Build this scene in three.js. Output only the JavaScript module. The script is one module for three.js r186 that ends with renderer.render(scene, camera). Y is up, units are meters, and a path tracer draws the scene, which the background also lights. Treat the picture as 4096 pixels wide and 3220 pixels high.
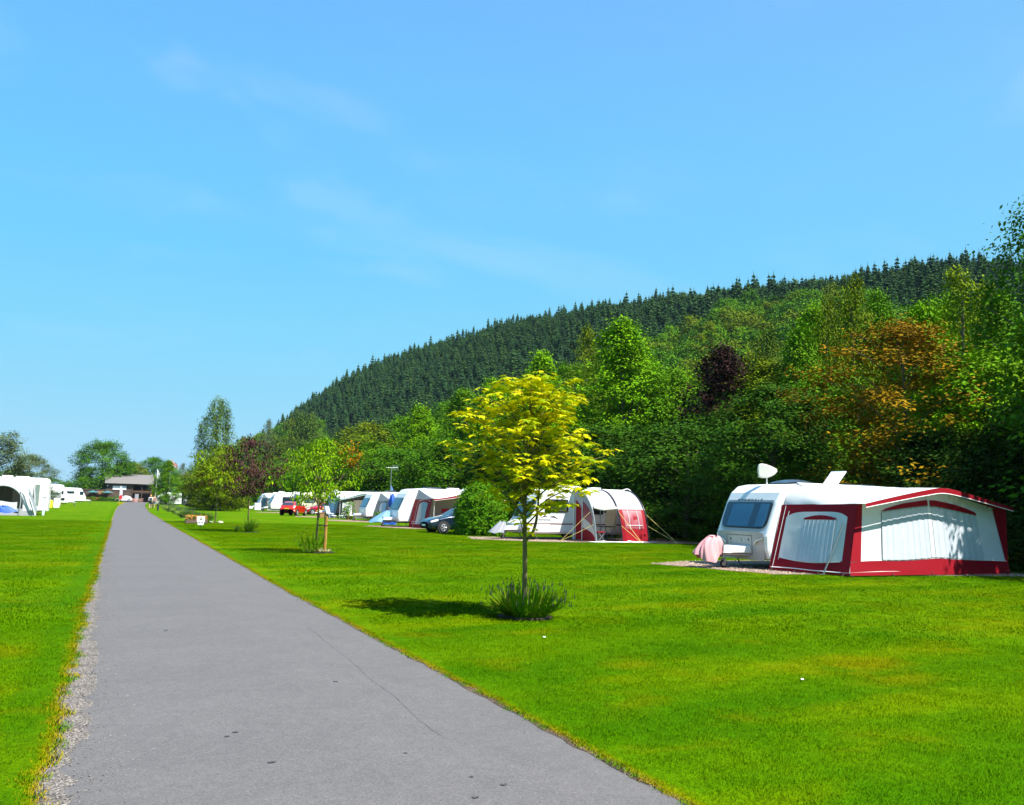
import * as THREE from 'three';
import { mergeGeometries } from 'three/addons/utils/BufferGeometryUtils.js';
import { RoundedBoxGeometry } from 'three/addons/geometries/RoundedBoxGeometry.js';
import { TextGeometry } from 'three/addons/geometries/TextGeometry.js';
import { FontLoader } from 'three/addons/loaders/FontLoader.js';
import { MarchingCubes } from 'three/addons/objects/MarchingCubes.js';

// ---------------------------------------------------------------- camera, sky, sun, exposure
const R = THREE.MathUtils.degToRad;
const scene = new THREE.Scene();
const camera = new THREE.PerspectiveCamera(51.07, 1024 / 805, 0.1, 4000);
camera.rotation.order = 'YXZ';
camera.rotation.set(R(6.95), R(-25.2), R(1.5));
camera.position.set(0, 1.65, 0);

const renderer = new THREE.WebGLRenderer({ antialias: true });
renderer.setSize(1024, 805);
renderer.toneMapping = THREE.LinearToneMapping;
renderer.toneMappingExposure = 2.3;
renderer.shadowMap.enabled = true;

const sunDir = new THREE.Vector3(0.58 * Math.cos(R(57)), Math.sin(R(57)), 0.81 * Math.cos(R(57))).normalize();
const sun = new THREE.DirectionalLight(new THREE.Color(1, 0.965, 0.9), 5);
sun.position.copy(sunDir).multiplyScalar(300); sun.castShadow = true;
sun.shadow.mapSize.set(4096, 4096); sun.shadow.radius = 1.2;
Object.assign(sun.shadow.camera, { left: -260, right: 260, top: 260, bottom: -260, near: 1, far: 900 });
scene.add(sun);
scene.fog = new THREE.FogExp2(0xb4d4f0, 0.00006);

// seeded random and noise
function rng(seed) { let s = seed >>> 0; return () => { s = (s + 0x6d2b79f5) | 0; let t = Math.imul(s ^ (s >>> 15), 1 | s); t = (t + Math.imul(t ^ (t >>> 7), 61 | t)) ^ t; return ((t ^ (t >>> 14)) >>> 0) / 4294967296; }; }
const hash2 = (x, y) => { let h = Math.imul(x, 374761393) + Math.imul(y, 668265263); h = Math.imul(h ^ (h >>> 13), 1274126177); return ((h ^ (h >>> 16)) >>> 0) / 4294967296; };
const sm = (t) => t * t * (3 - 2 * t), lerp = (a, b, t) => a + (b - a) * t, clamp = (x, a, b) => Math.min(b, Math.max(a, x));
const sstep = (a, b, x) => sm(clamp((x - a) / (b - a), 0, 1));
function noise(x, y) { const i = Math.floor(x), j = Math.floor(y), u = sm(x - i), v = sm(y - j); return lerp(lerp(hash2(i, j), hash2(i + 1, j), u), lerp(hash2(i, j + 1), hash2(i + 1, j + 1), u), v); }
function fbm(x, y, o = 4) { let s = 0, a = 0.5, n = 0; for (let i = 0; i < o; i++) { s += a * noise(x + i * 17.3, y + i * 9.1); n += a; a *= 0.5; x *= 2.03; y *= 2.03; } return s / n; }
function tnoise(x, y, p) { const w = (k) => ((k % p) + p) % p, i = Math.floor(x), j = Math.floor(y), u = sm(x - i), v = sm(y - j); return lerp(lerp(hash2(w(i), w(j)), hash2(w(i + 1), w(j)), u), lerp(hash2(w(i), w(j + 1)), hash2(w(i + 1), w(j + 1)), u), v); }

// the sky: a clear summer blue that pales towards the horizon, with thin high cirrus streaks
{
  const W = 2048, H = 1024, data = new Float32Array(W * H * 4), K = 1 / 2.3;
  const lin = (c) => { c /= 255; return c <= 0.04045 ? c / 12.92 : ((c + 0.055) / 1.055) ** 2.4; };
  const stops = [[-90, 120, 150, 130], [-3, 150, 190, 210], [0, 172, 216, 242], [4, 156, 219, 249], [9, 132, 216, 253], [16, 106, 206, 255], [24, 95, 194, 255], [31, 88, 181, 255], [45, 72, 156, 248], [90, 52, 126, 234]].map(([e, ...c]) => [e, ...c.map(lin)]);
  const wisp = new THREE.Vector3();
  for (let j = 0; j < H; j++) {
    const el = ((j + 0.5) / H - 0.5) * 180, s0 = Math.max(0, stops.findIndex((s) => s[0] > el) - 1), a = stops[s0], b = stops[Math.min(s0 + 1, stops.length - 1)], t = clamp((el - a[0]) / Math.max(1e-6, b[0] - a[0]), 0, 1);
    for (let i = 0; i < W; i++) {
      const az = ((i + 0.5) / W - 0.5) * 2 * Math.PI, k = (j * W + i) * 4;
      wisp.set(Math.cos(az) * Math.cos(R(el)), Math.sin(R(el)), Math.sin(az) * Math.cos(R(el)));
      let c = 0.36 * ((1 + wisp.dot(sunDir)) / 2) ** 1.6;
      if (el > 1) {
        const q = 1 / (wisp.y + 0.16), x = wisp.x * q, z = wisp.z * q, wx = x + 0.5 * fbm(x * 1.3 + 5, z * 1.3), wz = z + 0.4 * fbm(x * 1.1, z * 1.1 + 8);
        const st = fbm(wx * 1.1 + 3, wz * 3.4 + 1, 6), cov = sstep(0.42, 0.68, fbm(x * 0.55 + 11.2, z * 0.55 + 4.6, 3));
        c += 0.4 * cov * sstep(0.45, 0.75, st) * sstep(9, 20, el);
        c += 0.15 * sstep(0.44, 0.8, fbm(wx * 4.2 + 40, wz * 6 + 2, 6)) * sstep(0.42, 0.66, fbm(x * 1.5 + 6.1, z * 1.5 + 1.7, 3)) * sstep(6, 16, el);
      }
      for (let n = 0; n < 3; n++) data[k + n] = lerp(lerp(a[n + 1], b[n + 1], t), [0.62, 0.84, 0.99][n], c) * K;
      data[k + 3] = 1;
    }
  }
  const tex = new THREE.DataTexture(data, W, H, THREE.RGBAFormat, THREE.FloatType);
  tex.mapping = THREE.EquirectangularReflectionMapping; tex.magFilter = THREE.LinearFilter; tex.minFilter = THREE.LinearFilter; tex.needsUpdate = true;
  scene.background = tex; scene.environment = tex;
}

// ---------------------------------------------------------------- helpers
const V = (x, y, z) => new THREE.Vector3(x, y, z);
const taken = {};
function numbered(n) { const k = taken[n] = (taken[n] ?? -1) + 1; return k ? n + '_' + String(k).padStart(3, '0') : n; }
function clean(g, keepColor) {
  g = g.index ? g.toNonIndexed() : g;
  if (!g.attributes.normal) g.computeVertexNormals();
  if (!g.attributes.uv) g.setAttribute('uv', new THREE.BufferAttribute(new Float32Array(g.attributes.position.count * 2), 2));
  for (const k of Object.keys(g.attributes)) if (!['position', 'normal', 'uv', keepColor ? 'color' : ''].includes(k)) g.deleteAttribute(k);
  g.morphAttributes = {}; g.groups = [];
  return g;
}
const M = (...gs) => { const l = gs.flat(Infinity).map((g) => clean(g)); return l.length === 1 ? l[0] : mergeGeometries(l); };
const box = (w, h, d, x = 0, y = 0, z = 0) => new THREE.BoxGeometry(w, h, d).translate(x, y, z);
const rbox = (w, h, d, r, x = 0, y = 0, z = 0) => new RoundedBoxGeometry(w, h, d, 2, Math.min(r, w / 2.01, h / 2.01, d / 2.01)).translate(x, y, z);
const cyl = (r0, r1, h, x = 0, y = 0, z = 0, n = 14) => new THREE.CylinderGeometry(r1, r0, h, n).translate(x, y + h / 2, z);
const cylZ = (r, w, x, y, z, n = 24) => new THREE.CylinderGeometry(r, r, w, n).rotateX(Math.PI / 2).translate(x, y, z);
const cylX = (r, w, x, y, z, n = 24) => new THREE.CylinderGeometry(r, r, w, n).rotateZ(Math.PI / 2).translate(x, y, z);
function bar(a, b, r0, r1 = r0, n = 6) {
  const d = b.clone().sub(a), l = d.length(), g = new THREE.CylinderGeometry(r1, r0, l, n).translate(0, l / 2, 0);
  return g.applyQuaternion(new THREE.Quaternion().setFromUnitVectors(V(0, 1, 0), d.normalize())).translate(a.x, a.y, a.z);
}
const tube = (pts, r, seg = 24, n = 6) => new THREE.TubeGeometry(new THREE.CatmullRomCurve3(pts), seg, r, n, false);
function taperTube(pts, r0, r1, seg = 8, n = 6) {
  const g = new THREE.TubeGeometry(new THREE.CatmullRomCurve3(pts), seg, 1, n, false), c = new THREE.CatmullRomCurve3(pts), p = g.attributes.position;
  for (let i = 0; i <= seg; i++) { const o = c.getPointAt(i / seg), r = lerp(r0, r1, i / seg); for (let j = 0; j <= n; j++) { const k = i * (n + 1) + j; p.setXYZ(k, o.x + (p.getX(k) - o.x) * r, o.y + (p.getY(k) - o.y) * r, o.z + (p.getZ(k) - o.z) * r); } }
  g.computeVertexNormals(); return g;
}
// grid surface f(u, v) -> Vector3
function surf(f, nu, nv, flip) {
  const pos = [], uv = [], idx = [];
  for (let j = 0; j <= nv; j++) for (let i = 0; i <= nu; i++) { const p = f(i / nu, j / nv); pos.push(p.x, p.y, p.z); uv.push(i / nu, j / nv); }
  for (let j = 0; j < nv; j++) for (let i = 0; i < nu; i++) { const a = j * (nu + 1) + i, b = a + 1, c = a + nu + 1, d = c + 1; flip ? idx.push(a, c, b, b, c, d) : idx.push(a, b, c, b, d, c); }
  const g = new THREE.BufferGeometry();
  g.setAttribute('position', new THREE.Float32BufferAttribute(pos, 3)); g.setAttribute('uv', new THREE.Float32BufferAttribute(uv, 2)); g.setIndex(idx); g.computeVertexNormals();
  return g;
}
function rrShape(w, h, r, x = 0, y = 0) {   // rounded rectangle about (x, y); r may be [bottom, top]
  const [rb, rt] = Array.isArray(r) ? r : [r, r], s = new THREE.Shape(), a = x - w / 2, b = x + w / 2, c = y - h / 2, d = y + h / 2;
  s.moveTo(a + rb, c); s.lineTo(b - rb, c); s.quadraticCurveTo(b, c, b, c + rb); s.lineTo(b, d - rt); s.quadraticCurveTo(b, d, b - rt, d); s.lineTo(a + rt, d); s.quadraticCurveTo(a, d, a, d - rt); s.lineTo(a, c + rb); s.quadraticCurveTo(a, c, a + rb, c);
  return s;
}
const poly = (pts) => new THREE.Shape(pts.map(([x, y]) => new THREE.Vector2(x, y)));
const plate = (shape, t, bevel = 0) => new THREE.ExtrudeGeometry(shape, { depth: t, bevelEnabled: bevel > 0, bevelSize: bevel, bevelThickness: bevel, bevelOffset: -bevel, bevelSegments: 2, curveSegments: 8 });

function thing(name, label, category, [x, y, z] = [0, 0, 0], turn = 0, group) {
  const o = new THREE.Group(); o.name = numbered(name); o.position.set(x, y, z); o.rotation.y = turn; scene.add(o);
  o.userData = { label, category }; if (group) o.userData.group = group;
  return o;
}
function part(name, geo, mat, parent = scene, label) {
  const m = new THREE.Mesh(geo, mat); m.name = parent === scene ? numbered(name) : name; m.castShadow = m.receiveShadow = true; parent.add(m);
  if (label) m.userData.label = label;
  return m;
}
const tag = (o, label, category, group, kind) => { Object.assign(o.userData, { label, category }); if (group) o.userData.group = group; if (kind) o.userData.kind = kind; return o; };
const struct = (name, geo, mat, label) => { const m = part(name, geo, mat); m.userData = { kind: 'structure', label, category: name.replace(/_/g, ' ') }; return m; };
// a part given in world coordinates under a thing that stands at its own base
const wpart = (name, geo, mat, parent, label) => part(name, geo.translate(-parent.position.x, -parent.position.y, -parent.position.z), mat, parent, label);
function copy(root, [x, y, z], turn = 0, scale, label, name) {
  const c = root.clone(); c.name = numbered(name ?? root.name.replace(/_\d{3}$/, '')); c.position.set(x, y, z); c.rotation.y = turn; if (scale) c.scale.set(...scale); scene.add(c);
  c.userData = { ...root.userData }; if (label) c.userData.label = label;
  return c;
}

// ---------------------------------------------------------------- textures and materials
function grey(n, f, rep) {   // grey DataTexture, f(x, y) in 0..1, tiles
  const d = new Uint8Array(n * n * 4);
  for (let y = 0; y < n; y++) for (let x = 0; x < n; x++) { const v = clamp(f(x / n, y / n, x, y), 0, 1) * 255, k = (y * n + x) * 4; d[k] = d[k + 1] = d[k + 2] = v; d[k + 3] = 255; }
  const t = new THREE.DataTexture(d, n, n); t.wrapS = t.wrapT = THREE.RepeatWrapping; t.magFilter = THREE.LinearFilter; t.minFilter = THREE.LinearMipmapLinearFilter; t.generateMipmaps = true; if (rep) t.repeat.set(rep, rep); t.needsUpdate = true;
  return t;
}
function rgbTex(n, f, rep) {
  const d = new Uint8Array(n * n * 4), o = [0, 0, 0];
  for (let y = 0; y < n; y++) for (let x = 0; x < n; x++) { f(x / n, y / n, o, x, y); const k = (y * n + x) * 4; for (let c = 0; c < 3; c++) d[k + c] = clamp(o[c], 0, 1) * 255; d[k + 3] = 255; }
  const t = new THREE.DataTexture(d, n, n); t.colorSpace = THREE.SRGBColorSpace; t.wrapS = t.wrapT = THREE.RepeatWrapping; t.magFilter = THREE.LinearFilter; if (rep) t.repeat.set(rep, rep); t.needsUpdate = true;
  return t;
}
const mat = (c, rough = 0.6, o = {}) => { const { phys, ...rest } = o, m = new (phys ? THREE.MeshPhysicalMaterial : THREE.MeshStandardMaterial)({ roughness: rough, side: THREE.DoubleSide, ...rest }); Array.isArray(c) ? m.color.setRGB(...c) : m.color.set(c); return m; };
const T = {};
T.grain = grey(512, (u, v, x, y) => 0.72 + 0.16 * (tnoise(u * 128, v * 128, 128) - 0.5) + 0.34 * (hash2(x, y) - 0.5) + 0.2 * (tnoise(u * 24, v * 24, 24) - 0.5) + 0.16 * (tnoise(u * 5, v * 5, 5) - 0.5));
T.cloth = grey(256, (u, v, x, y) => 0.9 + 0.06 * (tnoise(u * 12, v * 12, 12) - 0.5) + 0.1 * (hash2(x, y) - 0.5));
T.grime = grey(512, (u, v, x, y) => 0.95 - 0.1 * sstep(0.5, 0.9, tnoise(u * 9, v * 3, 3)) * tnoise(u * 64, v * 8, 8) + 0.03 * (hash2(x, y) - 0.5));
T.bark = grey(256, (u, v) => 0.35 + 0.5 * tnoise(u * 40, v * 6, 2) * 0.8 + 0.25 * tnoise(u * 16, v * 24, 8));
const Mt = {
  white: mat([0.8, 0.8, 0.79], 0.32, { map: T.grime }), silver: mat([0.42, 0.42, 0.4], 0.35, { map: T.grime, metalness: 0.1 }), cream: mat([0.72, 0.66, 0.47], 0.4, { map: T.grime }),  // silver is darkened to carry the big caravan's front shade
  dark: mat([0.02, 0.02, 0.022], 0.7), rubber: mat([0.018, 0.018, 0.019], 0.85), steel: mat([0.45, 0.46, 0.47], 0.4, { metalness: 0.8 }), alloy: mat([0.6, 0.61, 0.62], 0.3, { metalness: 0.6 }),
  frame: mat([0.012, 0.013, 0.016], 0.3), pane: mat([0.72, 0.8, 0.85], 0.04, { phys: true, transmission: 1, thickness: 0 }),
  tint: mat([0.03, 0.045, 0.06], 0.05), blind: mat([0.1, 0.28, 0.38], 0.7), blindDark: mat([0.03, 0.05, 0.06], 0.7),
  red: mat([0.27, 0.004, 0.012], 0.6, { phys: true, specularIntensity: 0.3, map: T.cloth }), maroon: mat([0.1, 0.004, 0.01], 0.6, { phys: true, specularIntensity: 0.3, map: T.cloth }), canvas: mat([0.72, 0.73, 0.73], 0.7, { phys: true, transmission: 0.15, thickness: 0, map: T.cloth }), canvasGrey: mat([0.42, 0.425, 0.45], 0.75, { phys: true, transmission: 0.3, thickness: 0, map: T.cloth }),
  curtain: mat([0.62, 0.63, 0.64], 0.9, { map: T.cloth }), pvc: mat([0.9, 0.92, 0.95], 0.06, { phys: true, transmission: 1, thickness: 0 }), piping: mat([0.78, 0.78, 0.76], 0.6), mesh: mat([0.2, 0.24, 0.25], 0.5),
  wood: mat([0.42, 0.24, 0.08], 0.75, { map: T.bark }), stake: mat([0.5, 0.27, 0.035], 0.8, { map: T.bark }), bark: mat([0.16, 0.125, 0.085], 0.9, { map: T.bark, bumpMap: T.bark, bumpScale: 0.01 }), barkGreen: mat([0.19, 0.155, 0.05], 0.9, { map: T.bark, bumpMap: T.bark, bumpScale: 0.006 }), barkPale: mat([0.4, 0.36, 0.3], 0.85, { map: T.bark }),
  lamp: mat([0.75, 0.7, 0.62], 0.2), lampRed: mat([0.5, 0.01, 0.01], 0.15), plateYellow: mat([0.75, 0.45, 0.01], 0.5), plateWhite: mat([0.75, 0.75, 0.72], 0.5),
  blue: mat([0.015, 0.09, 0.5], 0.6, { map: T.cloth }), blueLight: mat([0.12, 0.27, 0.52], 0.6, { map: T.cloth }), pink: mat([0.68, 0.3, 0.31], 0.75, { map: T.cloth }), rope: mat([0.62, 0.52, 0.16], 0.8), greenCloth: mat([0.06, 0.17, 0.16], 0.6, { map: T.cloth }),
};

// ---------------------------------------------------------------- ground, road, lawns
const pl = (tab) => (z) => { if (z >= tab[0][0]) return tab[0][1]; for (let i = 1; i < tab.length; i++) if (z >= tab[i][0]) { const [a, x0] = tab[i - 1], [b, x1] = tab[i]; return lerp(x0, x1, (a - z) / (a - b)); } return tab[tab.length - 1][1]; };
const edgeL = pl([[10, -0.26], [-15, -0.2], [-30, -0.08], [-52, 0.12], [-103, 0.67], [-137, 1.15], [-170, 2.0], [-222, 3.4]]);
const edgeR = pl([[10, 3.14], [-6, 3.12], [-15, 3.07], [-30, 3.18], [-60, 3.4], [-92, 3.72], [-130, 4.7], [-160, 5.6], [-222, 8.2]]);
const raggedL = (z) => edgeL(z) + 0.16 * (fbm(z * 1.1 + 3, 7.7, 3) - 0.5) * sstep(-60, -4, z) + 0.1 * (fbm(z * 3.7, 1.3, 3) - 0.5);
const raggedR = (z) => edgeR(z) + 0.07 * (fbm(z * 1.3, 4.1, 3) - 0.5) + 0.06 * (fbm(z * 5.1, 2.2, 2) - 0.5);
const END = -226;
function rows() { const r = []; let z = 9; while (z > END) { r.push(z); z -= clamp(Math.max(0.05, Math.hypot(z) * 0.012), 0.05, 2.5); } r.push(END); return r; }
const ROWS = rows();
function strip(x0, x1, cols, y) {   // sheet between two edges, uv in metres
  const pos = [], uv = [], idx = [];
  ROWS.forEach((z, j) => { for (let i = 0; i <= cols; i++) { const x = lerp(x0(z), x1(z), i / cols); pos.push(x, typeof y === 'function' ? y(i / cols, z) : y, z); uv.push(x, z); if (j && i) { const b = j * (cols + 1) + i, a = b - cols - 1; idx.push(a - 1, a, b - 1, a, b, b - 1); } } });
  const g = new THREE.BufferGeometry(); g.setAttribute('position', new THREE.Float32BufferAttribute(pos, 3)); g.setAttribute('uv', new THREE.Float32BufferAttribute(uv, 2)); g.setIndex(idx); g.computeVertexNormals(); return g;
}
{
  
  struct('ground', new THREE.PlaneGeometry(5000, 5000).rotateX(-Math.PI / 2).translate(0, -0.09, -600), mat([0.05, 0.11, 0.004], 0.95), 'far fields of the flat valley floor behind the camp site');
}
T.asphalt = rgbTex(1024, (u, v, o, x, y) => {
  let g = 0.352 + 0.016 * (tnoise(u * 7, v * 7, 7) - 0.5) + 0.02 * (tnoise(u * 40, v * 40, 40) - 0.5) + 0.06 * (tnoise(u * 256, v * 256, 256) - 0.5) + 0.07 * (hash2(x, y) - 0.5);
  const r = hash2(x >> 1, y >> 1); if (r > 0.985) g += 0.1; if (r < 0.015) g -= 0.1;
  o[0] = g * 0.97; o[1] = g * 0.935; o[2] = g * 0.915;
}, 1 / 2.6);
T.asphaltBump = grey(512, (u, v, x, y) => 0.5 * tnoise(u * 200, v * 200, 200) + 0.5 * hash2(x, y), 1 / 2.6);
const asphalt = mat(0xffffff, 0.88, { map: T.asphalt, bumpMap: T.asphaltBump, bumpScale: 0.002 });
struct('road', strip((z) => edgeL(z) - 0.1, (z) => edgeR(z) + 0.12, 6, (t) => -0.02 + 0.02 * (1 - (2 * t - 1) ** 2)), asphalt, 'grey tarmac lane running straight through the camp site');
struct('road_end', new THREE.PlaneGeometry(34, 12).rotateX(-Math.PI / 2).translate(6, -0.034, END - 5), asphalt, 'tarmac yard in front of the timber building');
T.gravel = rgbTex(512, (u, v, o, x, y) => { const c = hash2(Math.floor(u * 90 + 0.5 * tnoise(u * 60, v * 60, 60)), Math.floor(v * 90)), g = 0.42 + 0.3 * (c - 0.5) + 0.25 * (tnoise(u * 128, v * 128, 128) - 0.5) + 0.12 * (tnoise(u * 9, v * 9, 9) - 0.5); o[0] = g * 1.04; o[1] = g * 0.975; o[2] = g * 0.91; });
T.gravelBump = grey(512, (u, v) => tnoise(u * 110, v * 110, 110));
const gravelMat = mat([0.8, 0.79, 0.77], 0.95, { map: T.gravel, bumpMap: T.gravelBump, bumpScale: 0.012 });
struct('gravel_verge', strip((z) => edgeL(z) - 0.5, (z) => edgeL(z) + (0.04 + 0.26 * fbm(z * 1.3, 9, 3) + 0.2 * (fbm(z * 7, 3, 3) - 0.5)) * lerp(0.35, 1, sstep(-30, -5, z)), 3, (t) => -0.008 - 0.006 * t), gravelMat, 'strip of loose grit between lawn and tarmac lane');
struct('soil_verge', strip((z) => edgeR(z) - 0.04 + 0.06 * (fbm(z * 4.1, 3, 2) - 0.5), (z) => edgeR(z) + 0.4, 2, (t) => -0.014 + 0.004 * t), mat([0.36, 0.25, 0.12], 0.95, { map: T.gravel }), 'thin strip of bare soil along the lane edge');

// turf colour as it grows: mowing bands across the lawn, lusher and drier patches
const cGreen = [0.062, 0.142, 0.0002], cLush = [0.034, 0.11, 0.0002], cLime = [0.102, 0.168, 0.0002], cDry = [0.16, 0.15, 0.0005], cStraw = [0.22, 0.13, 0.001];
function lawnCol(x, z, o) {
  const side = x < 1.5 ? -1 : 1, zz = z + (side > 0 ? 0.12 * x : -0.05 * x);
  const band = Math.sin(zz * 2 * Math.PI / 2.3 + 1.2 * (fbm(x * 0.12, z * 0.25, 2) - 0.5)), streak = fbm(x * 0.35 + 20, zz * 1.7, 4), patch = fbm(x * 0.5 + 3, z * 0.55 + 9, 4), fine = fbm(x * 3.2, z * 3.2, 3);
  const lush = clamp(0.5 - band * 0.22 + (patch - 0.5) * 2.2 + (streak - 0.5) * 1.4, 0, 1), lime = clamp(sstep(0.48, 0.75, streak) * 0.75 + band * 0.14 + (fine - 0.5) * 0.5, 0, 1);
  for (let c = 0; c < 3; c++) o[c] = lerp(lerp(cGreen[c], cLush[c], lush * 0.9), cLime[c], lime);
  let dry = sstep(0.52, 0.78, fbm(x * 0.55 + 31, zz * 1.25 + 5, 5)) * 0.5 * sstep(0.3, 0.65, fine);
  const e = side < 0 ? edgeL(z) - x : x - edgeR(z);
  dry = Math.max(dry * sstep(0.3, 0.5, e), (1 - sstep(0.01, 0.08, e)) * 0.75); if (side < 0 && e > 0.06 && e < 0.42) for (let c = 0; c < 3; c++) o[c] = lerp(o[c], cLush[c], 0.55);
  const straw = sstep(0.62, 0.8, fbm(x * 1.1 + 7, zz * 2.4 + 2, 5)) * 0.2 * sstep(0.35, 0.6, fine);
  for (let c = 0; c < 3; c++) o[c] = lerp(lerp(o[c], cDry[c], dry), cStraw[c], straw);
  return o;
}
function lawn(side) {
  const cols = [0, 0.03, 0.08, 0.16, 0.3]; while (cols[cols.length - 1] < 30) cols.push(cols[cols.length - 1] + clamp(cols[cols.length - 1] * 0.05, 0.16, 0.5)); cols.push(36, 45, 60, 90, 150, 300, 700);
  const rs = ROWS.slice(); rs[rs.length - 1] = END + 0.5; const pos = [], uv = [], col = [], idx = [], n = cols.length + 1; let o = [0, 0, 0];
  rs.forEach((z, j) => {
    const e = side < 0 ? raggedL(z) : raggedR(z);
    for (let i = 0; i < n; i++) {   // column 0 is the foot of the cut turf edge
      const x = e + side * (i ? cols[i - 1] : -0.012), y = i === 0 ? -0.05 : i === 1 ? -0.01 : i === 2 ? -0.003 : 0;
      pos.push(x, y, z); uv.push(x / 1.7, z / 1.7); lawnCol(x, z, o); if (i < 2) o = [0.2, 0.14, 0.03]; col.push(...o); o = [0, 0, 0];
      if (j && i) { const b = j * n + i, a = b - n; side > 0 ? idx.push(a - 1, a, b - 1, a, b, b - 1) : idx.push(a - 1, b - 1, a, a, b - 1, b); }
    }
  });
  const g = new THREE.BufferGeometry();
  g.setAttribute('position', new THREE.Float32BufferAttribute(pos, 3)); g.setAttribute('uv', new THREE.Float32BufferAttribute(uv, 2)); g.setAttribute('color', new THREE.Float32BufferAttribute(col, 3)); g.setIndex(idx); g.computeVertexNormals();
  return g;
}
T.turf = grey(1024, (u, v, x, y) => 0.68 + 0.36 * (tnoise(u * 150, v * 150, 150) - 0.5) + 0.34 * (tnoise(u * 340, v * 340, 340) - 0.5) + 0.2 * (tnoise(u * 30, v * 30, 30) - 0.5) + 0.3 * (hash2(x, y) - 0.5));
const turf = mat(0xffffff, 0.95, { phys: true, specularIntensity: 0.02, vertexColors: true, map: T.turf, bumpMap: T.turf, bumpScale: 0.02 }); turf.color.setRGB(1.55, 1.55, 1.55);
struct('lawn', lawn(1), turf, 'mown green lawn between tarmac lane and row of caravans');
struct('lawn_opposite', lawn(-1), turf, 'mown green lawn across the lane from the round hedge bush');

// gravel pitches
const padMat = mat([1.4, 1.04, 0.8], 0.95, { map: T.gravel, bumpMap: T.gravelBump, bumpScale: 0.012 });
const PADS = [[[14.9, -21.6], [16.2, -17.6], [24.6, -15.7], [26.5, -22.5], [17, -22.6]], [[15.7, -37.6], [18.2, -35.2], [27.5, -33.6], [28, -40], [16.5, -40]], [[15.4, -55.5], [17.2, -51.6], [26, -51], [26, -58], [16.5, -57.6]], [[16.0, -69.6], [18, -66.4], [27, -66], [27, -74], [17, -73]], [[16.4, -83], [18, -80.4], [27, -80], [27, -88], [17, -87]], [[15.8, -105.5], [18, -103], [27, -102], [27, -110], [17, -109]]];
const inPoly = (p, x, z) => { let c = false; for (let i = 0, j = p.length - 1; i < p.length; j = i++) if ((p[i][1] > z) !== (p[j][1] > z) && x < (p[j][0] - p[i][0]) * (z - p[i][1]) / (p[j][1] - p[i][1]) + p[i][0]) c = !c; return c; };
for (const p of PADS) {
  const pts = []; p.forEach((a, i) => { const b = p[(i + 1) % p.length], n = 40; for (let k = 0; k < n; k++) { const x = lerp(a[0], b[0], k / n), z = lerp(a[1], b[1], k / n); pts.push([x + 0.35 * (fbm(x * 2, z * 2, 3) - 0.5), -(z + 0.35 * (fbm(x * 2 + 9, z * 2, 3) - 0.5))]); } });
  struct('gravel_pitch', new THREE.ShapeGeometry(poly(pts)).rotateX(-Math.PI / 2).translate(0, 0.008, 0), padMat, 'pinkish grey gravel hardstanding under a touring caravan');
}

// grass blades: patches of turf set over the sheets, stems with their own colour
function bladePatch(size, n, hMin, hMax, w, seed) {
  const r = rng(seed), pos = [], nor = [], uv = [];
  for (let i = 0; i < n; i++) {
    const x = (r() - 0.5) * size, z = (r() - 0.5) * size, a = r() * 6.283, h = lerp(hMin, hMax, r() ** 1.6), l = h * (0.2 + 0.9 * r()), b = r() * 6.283, dx = Math.cos(a) * w * (0.6 + 0.7 * r()), dz = Math.sin(a) * w, tx = Math.cos(b) * l, tz = Math.sin(b) * l;
    pos.push(x - dx / 2, -0.004, z - dz / 2, x + dx / 2, -0.004, z + dz / 2, x + tx, h, z + tz);
    for (let k = 0; k < 3; k++) { const q = V(tx * 3, 0.05, tz * 3).normalize().multiplyScalar(0.35).add(V(0, 1, 0)).normalize(); nor.push(q.x, q.y, q.z); uv.push(0, 0); }
  }
  const g = new THREE.BufferGeometry(); g.setAttribute('position', new THREE.Float32BufferAttribute(pos, 3)); g.setAttribute('normal', new THREE.Float32BufferAttribute(nor, 3)); g.setAttribute('uv', new THREE.Float32BufferAttribute(uv, 2)); return g;
}
const bladeMat = mat(0xffffff, 0.9, { phys: true, specularIntensity: 0.02 });
function instances(name, geo, m, list, label, category, parent = scene) {
  const im = new THREE.InstancedMesh(geo, m, list.length), d = new THREE.Object3D(), c = new THREE.Color();
  list.forEach((e, i) => { d.position.set(...e.p); d.rotation.set(...(e.r ?? [0, 0, 0])); const s = e.s ?? 1; Array.isArray(s) ? d.scale.set(...s) : d.scale.setScalar(s); d.updateMatrix(); im.setMatrixAt(i, d.matrix); if (e.c) im.setColorAt(i, c.setRGB(...e.c)); });
  im.name = parent === scene ? numbered(name) : name; im.castShadow = im.receiveShadow = true; parent.add(im); im.userData = { kind: 'stuff' }; if (label) Object.assign(im.userData, { label, category });
  return im;
}
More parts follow.
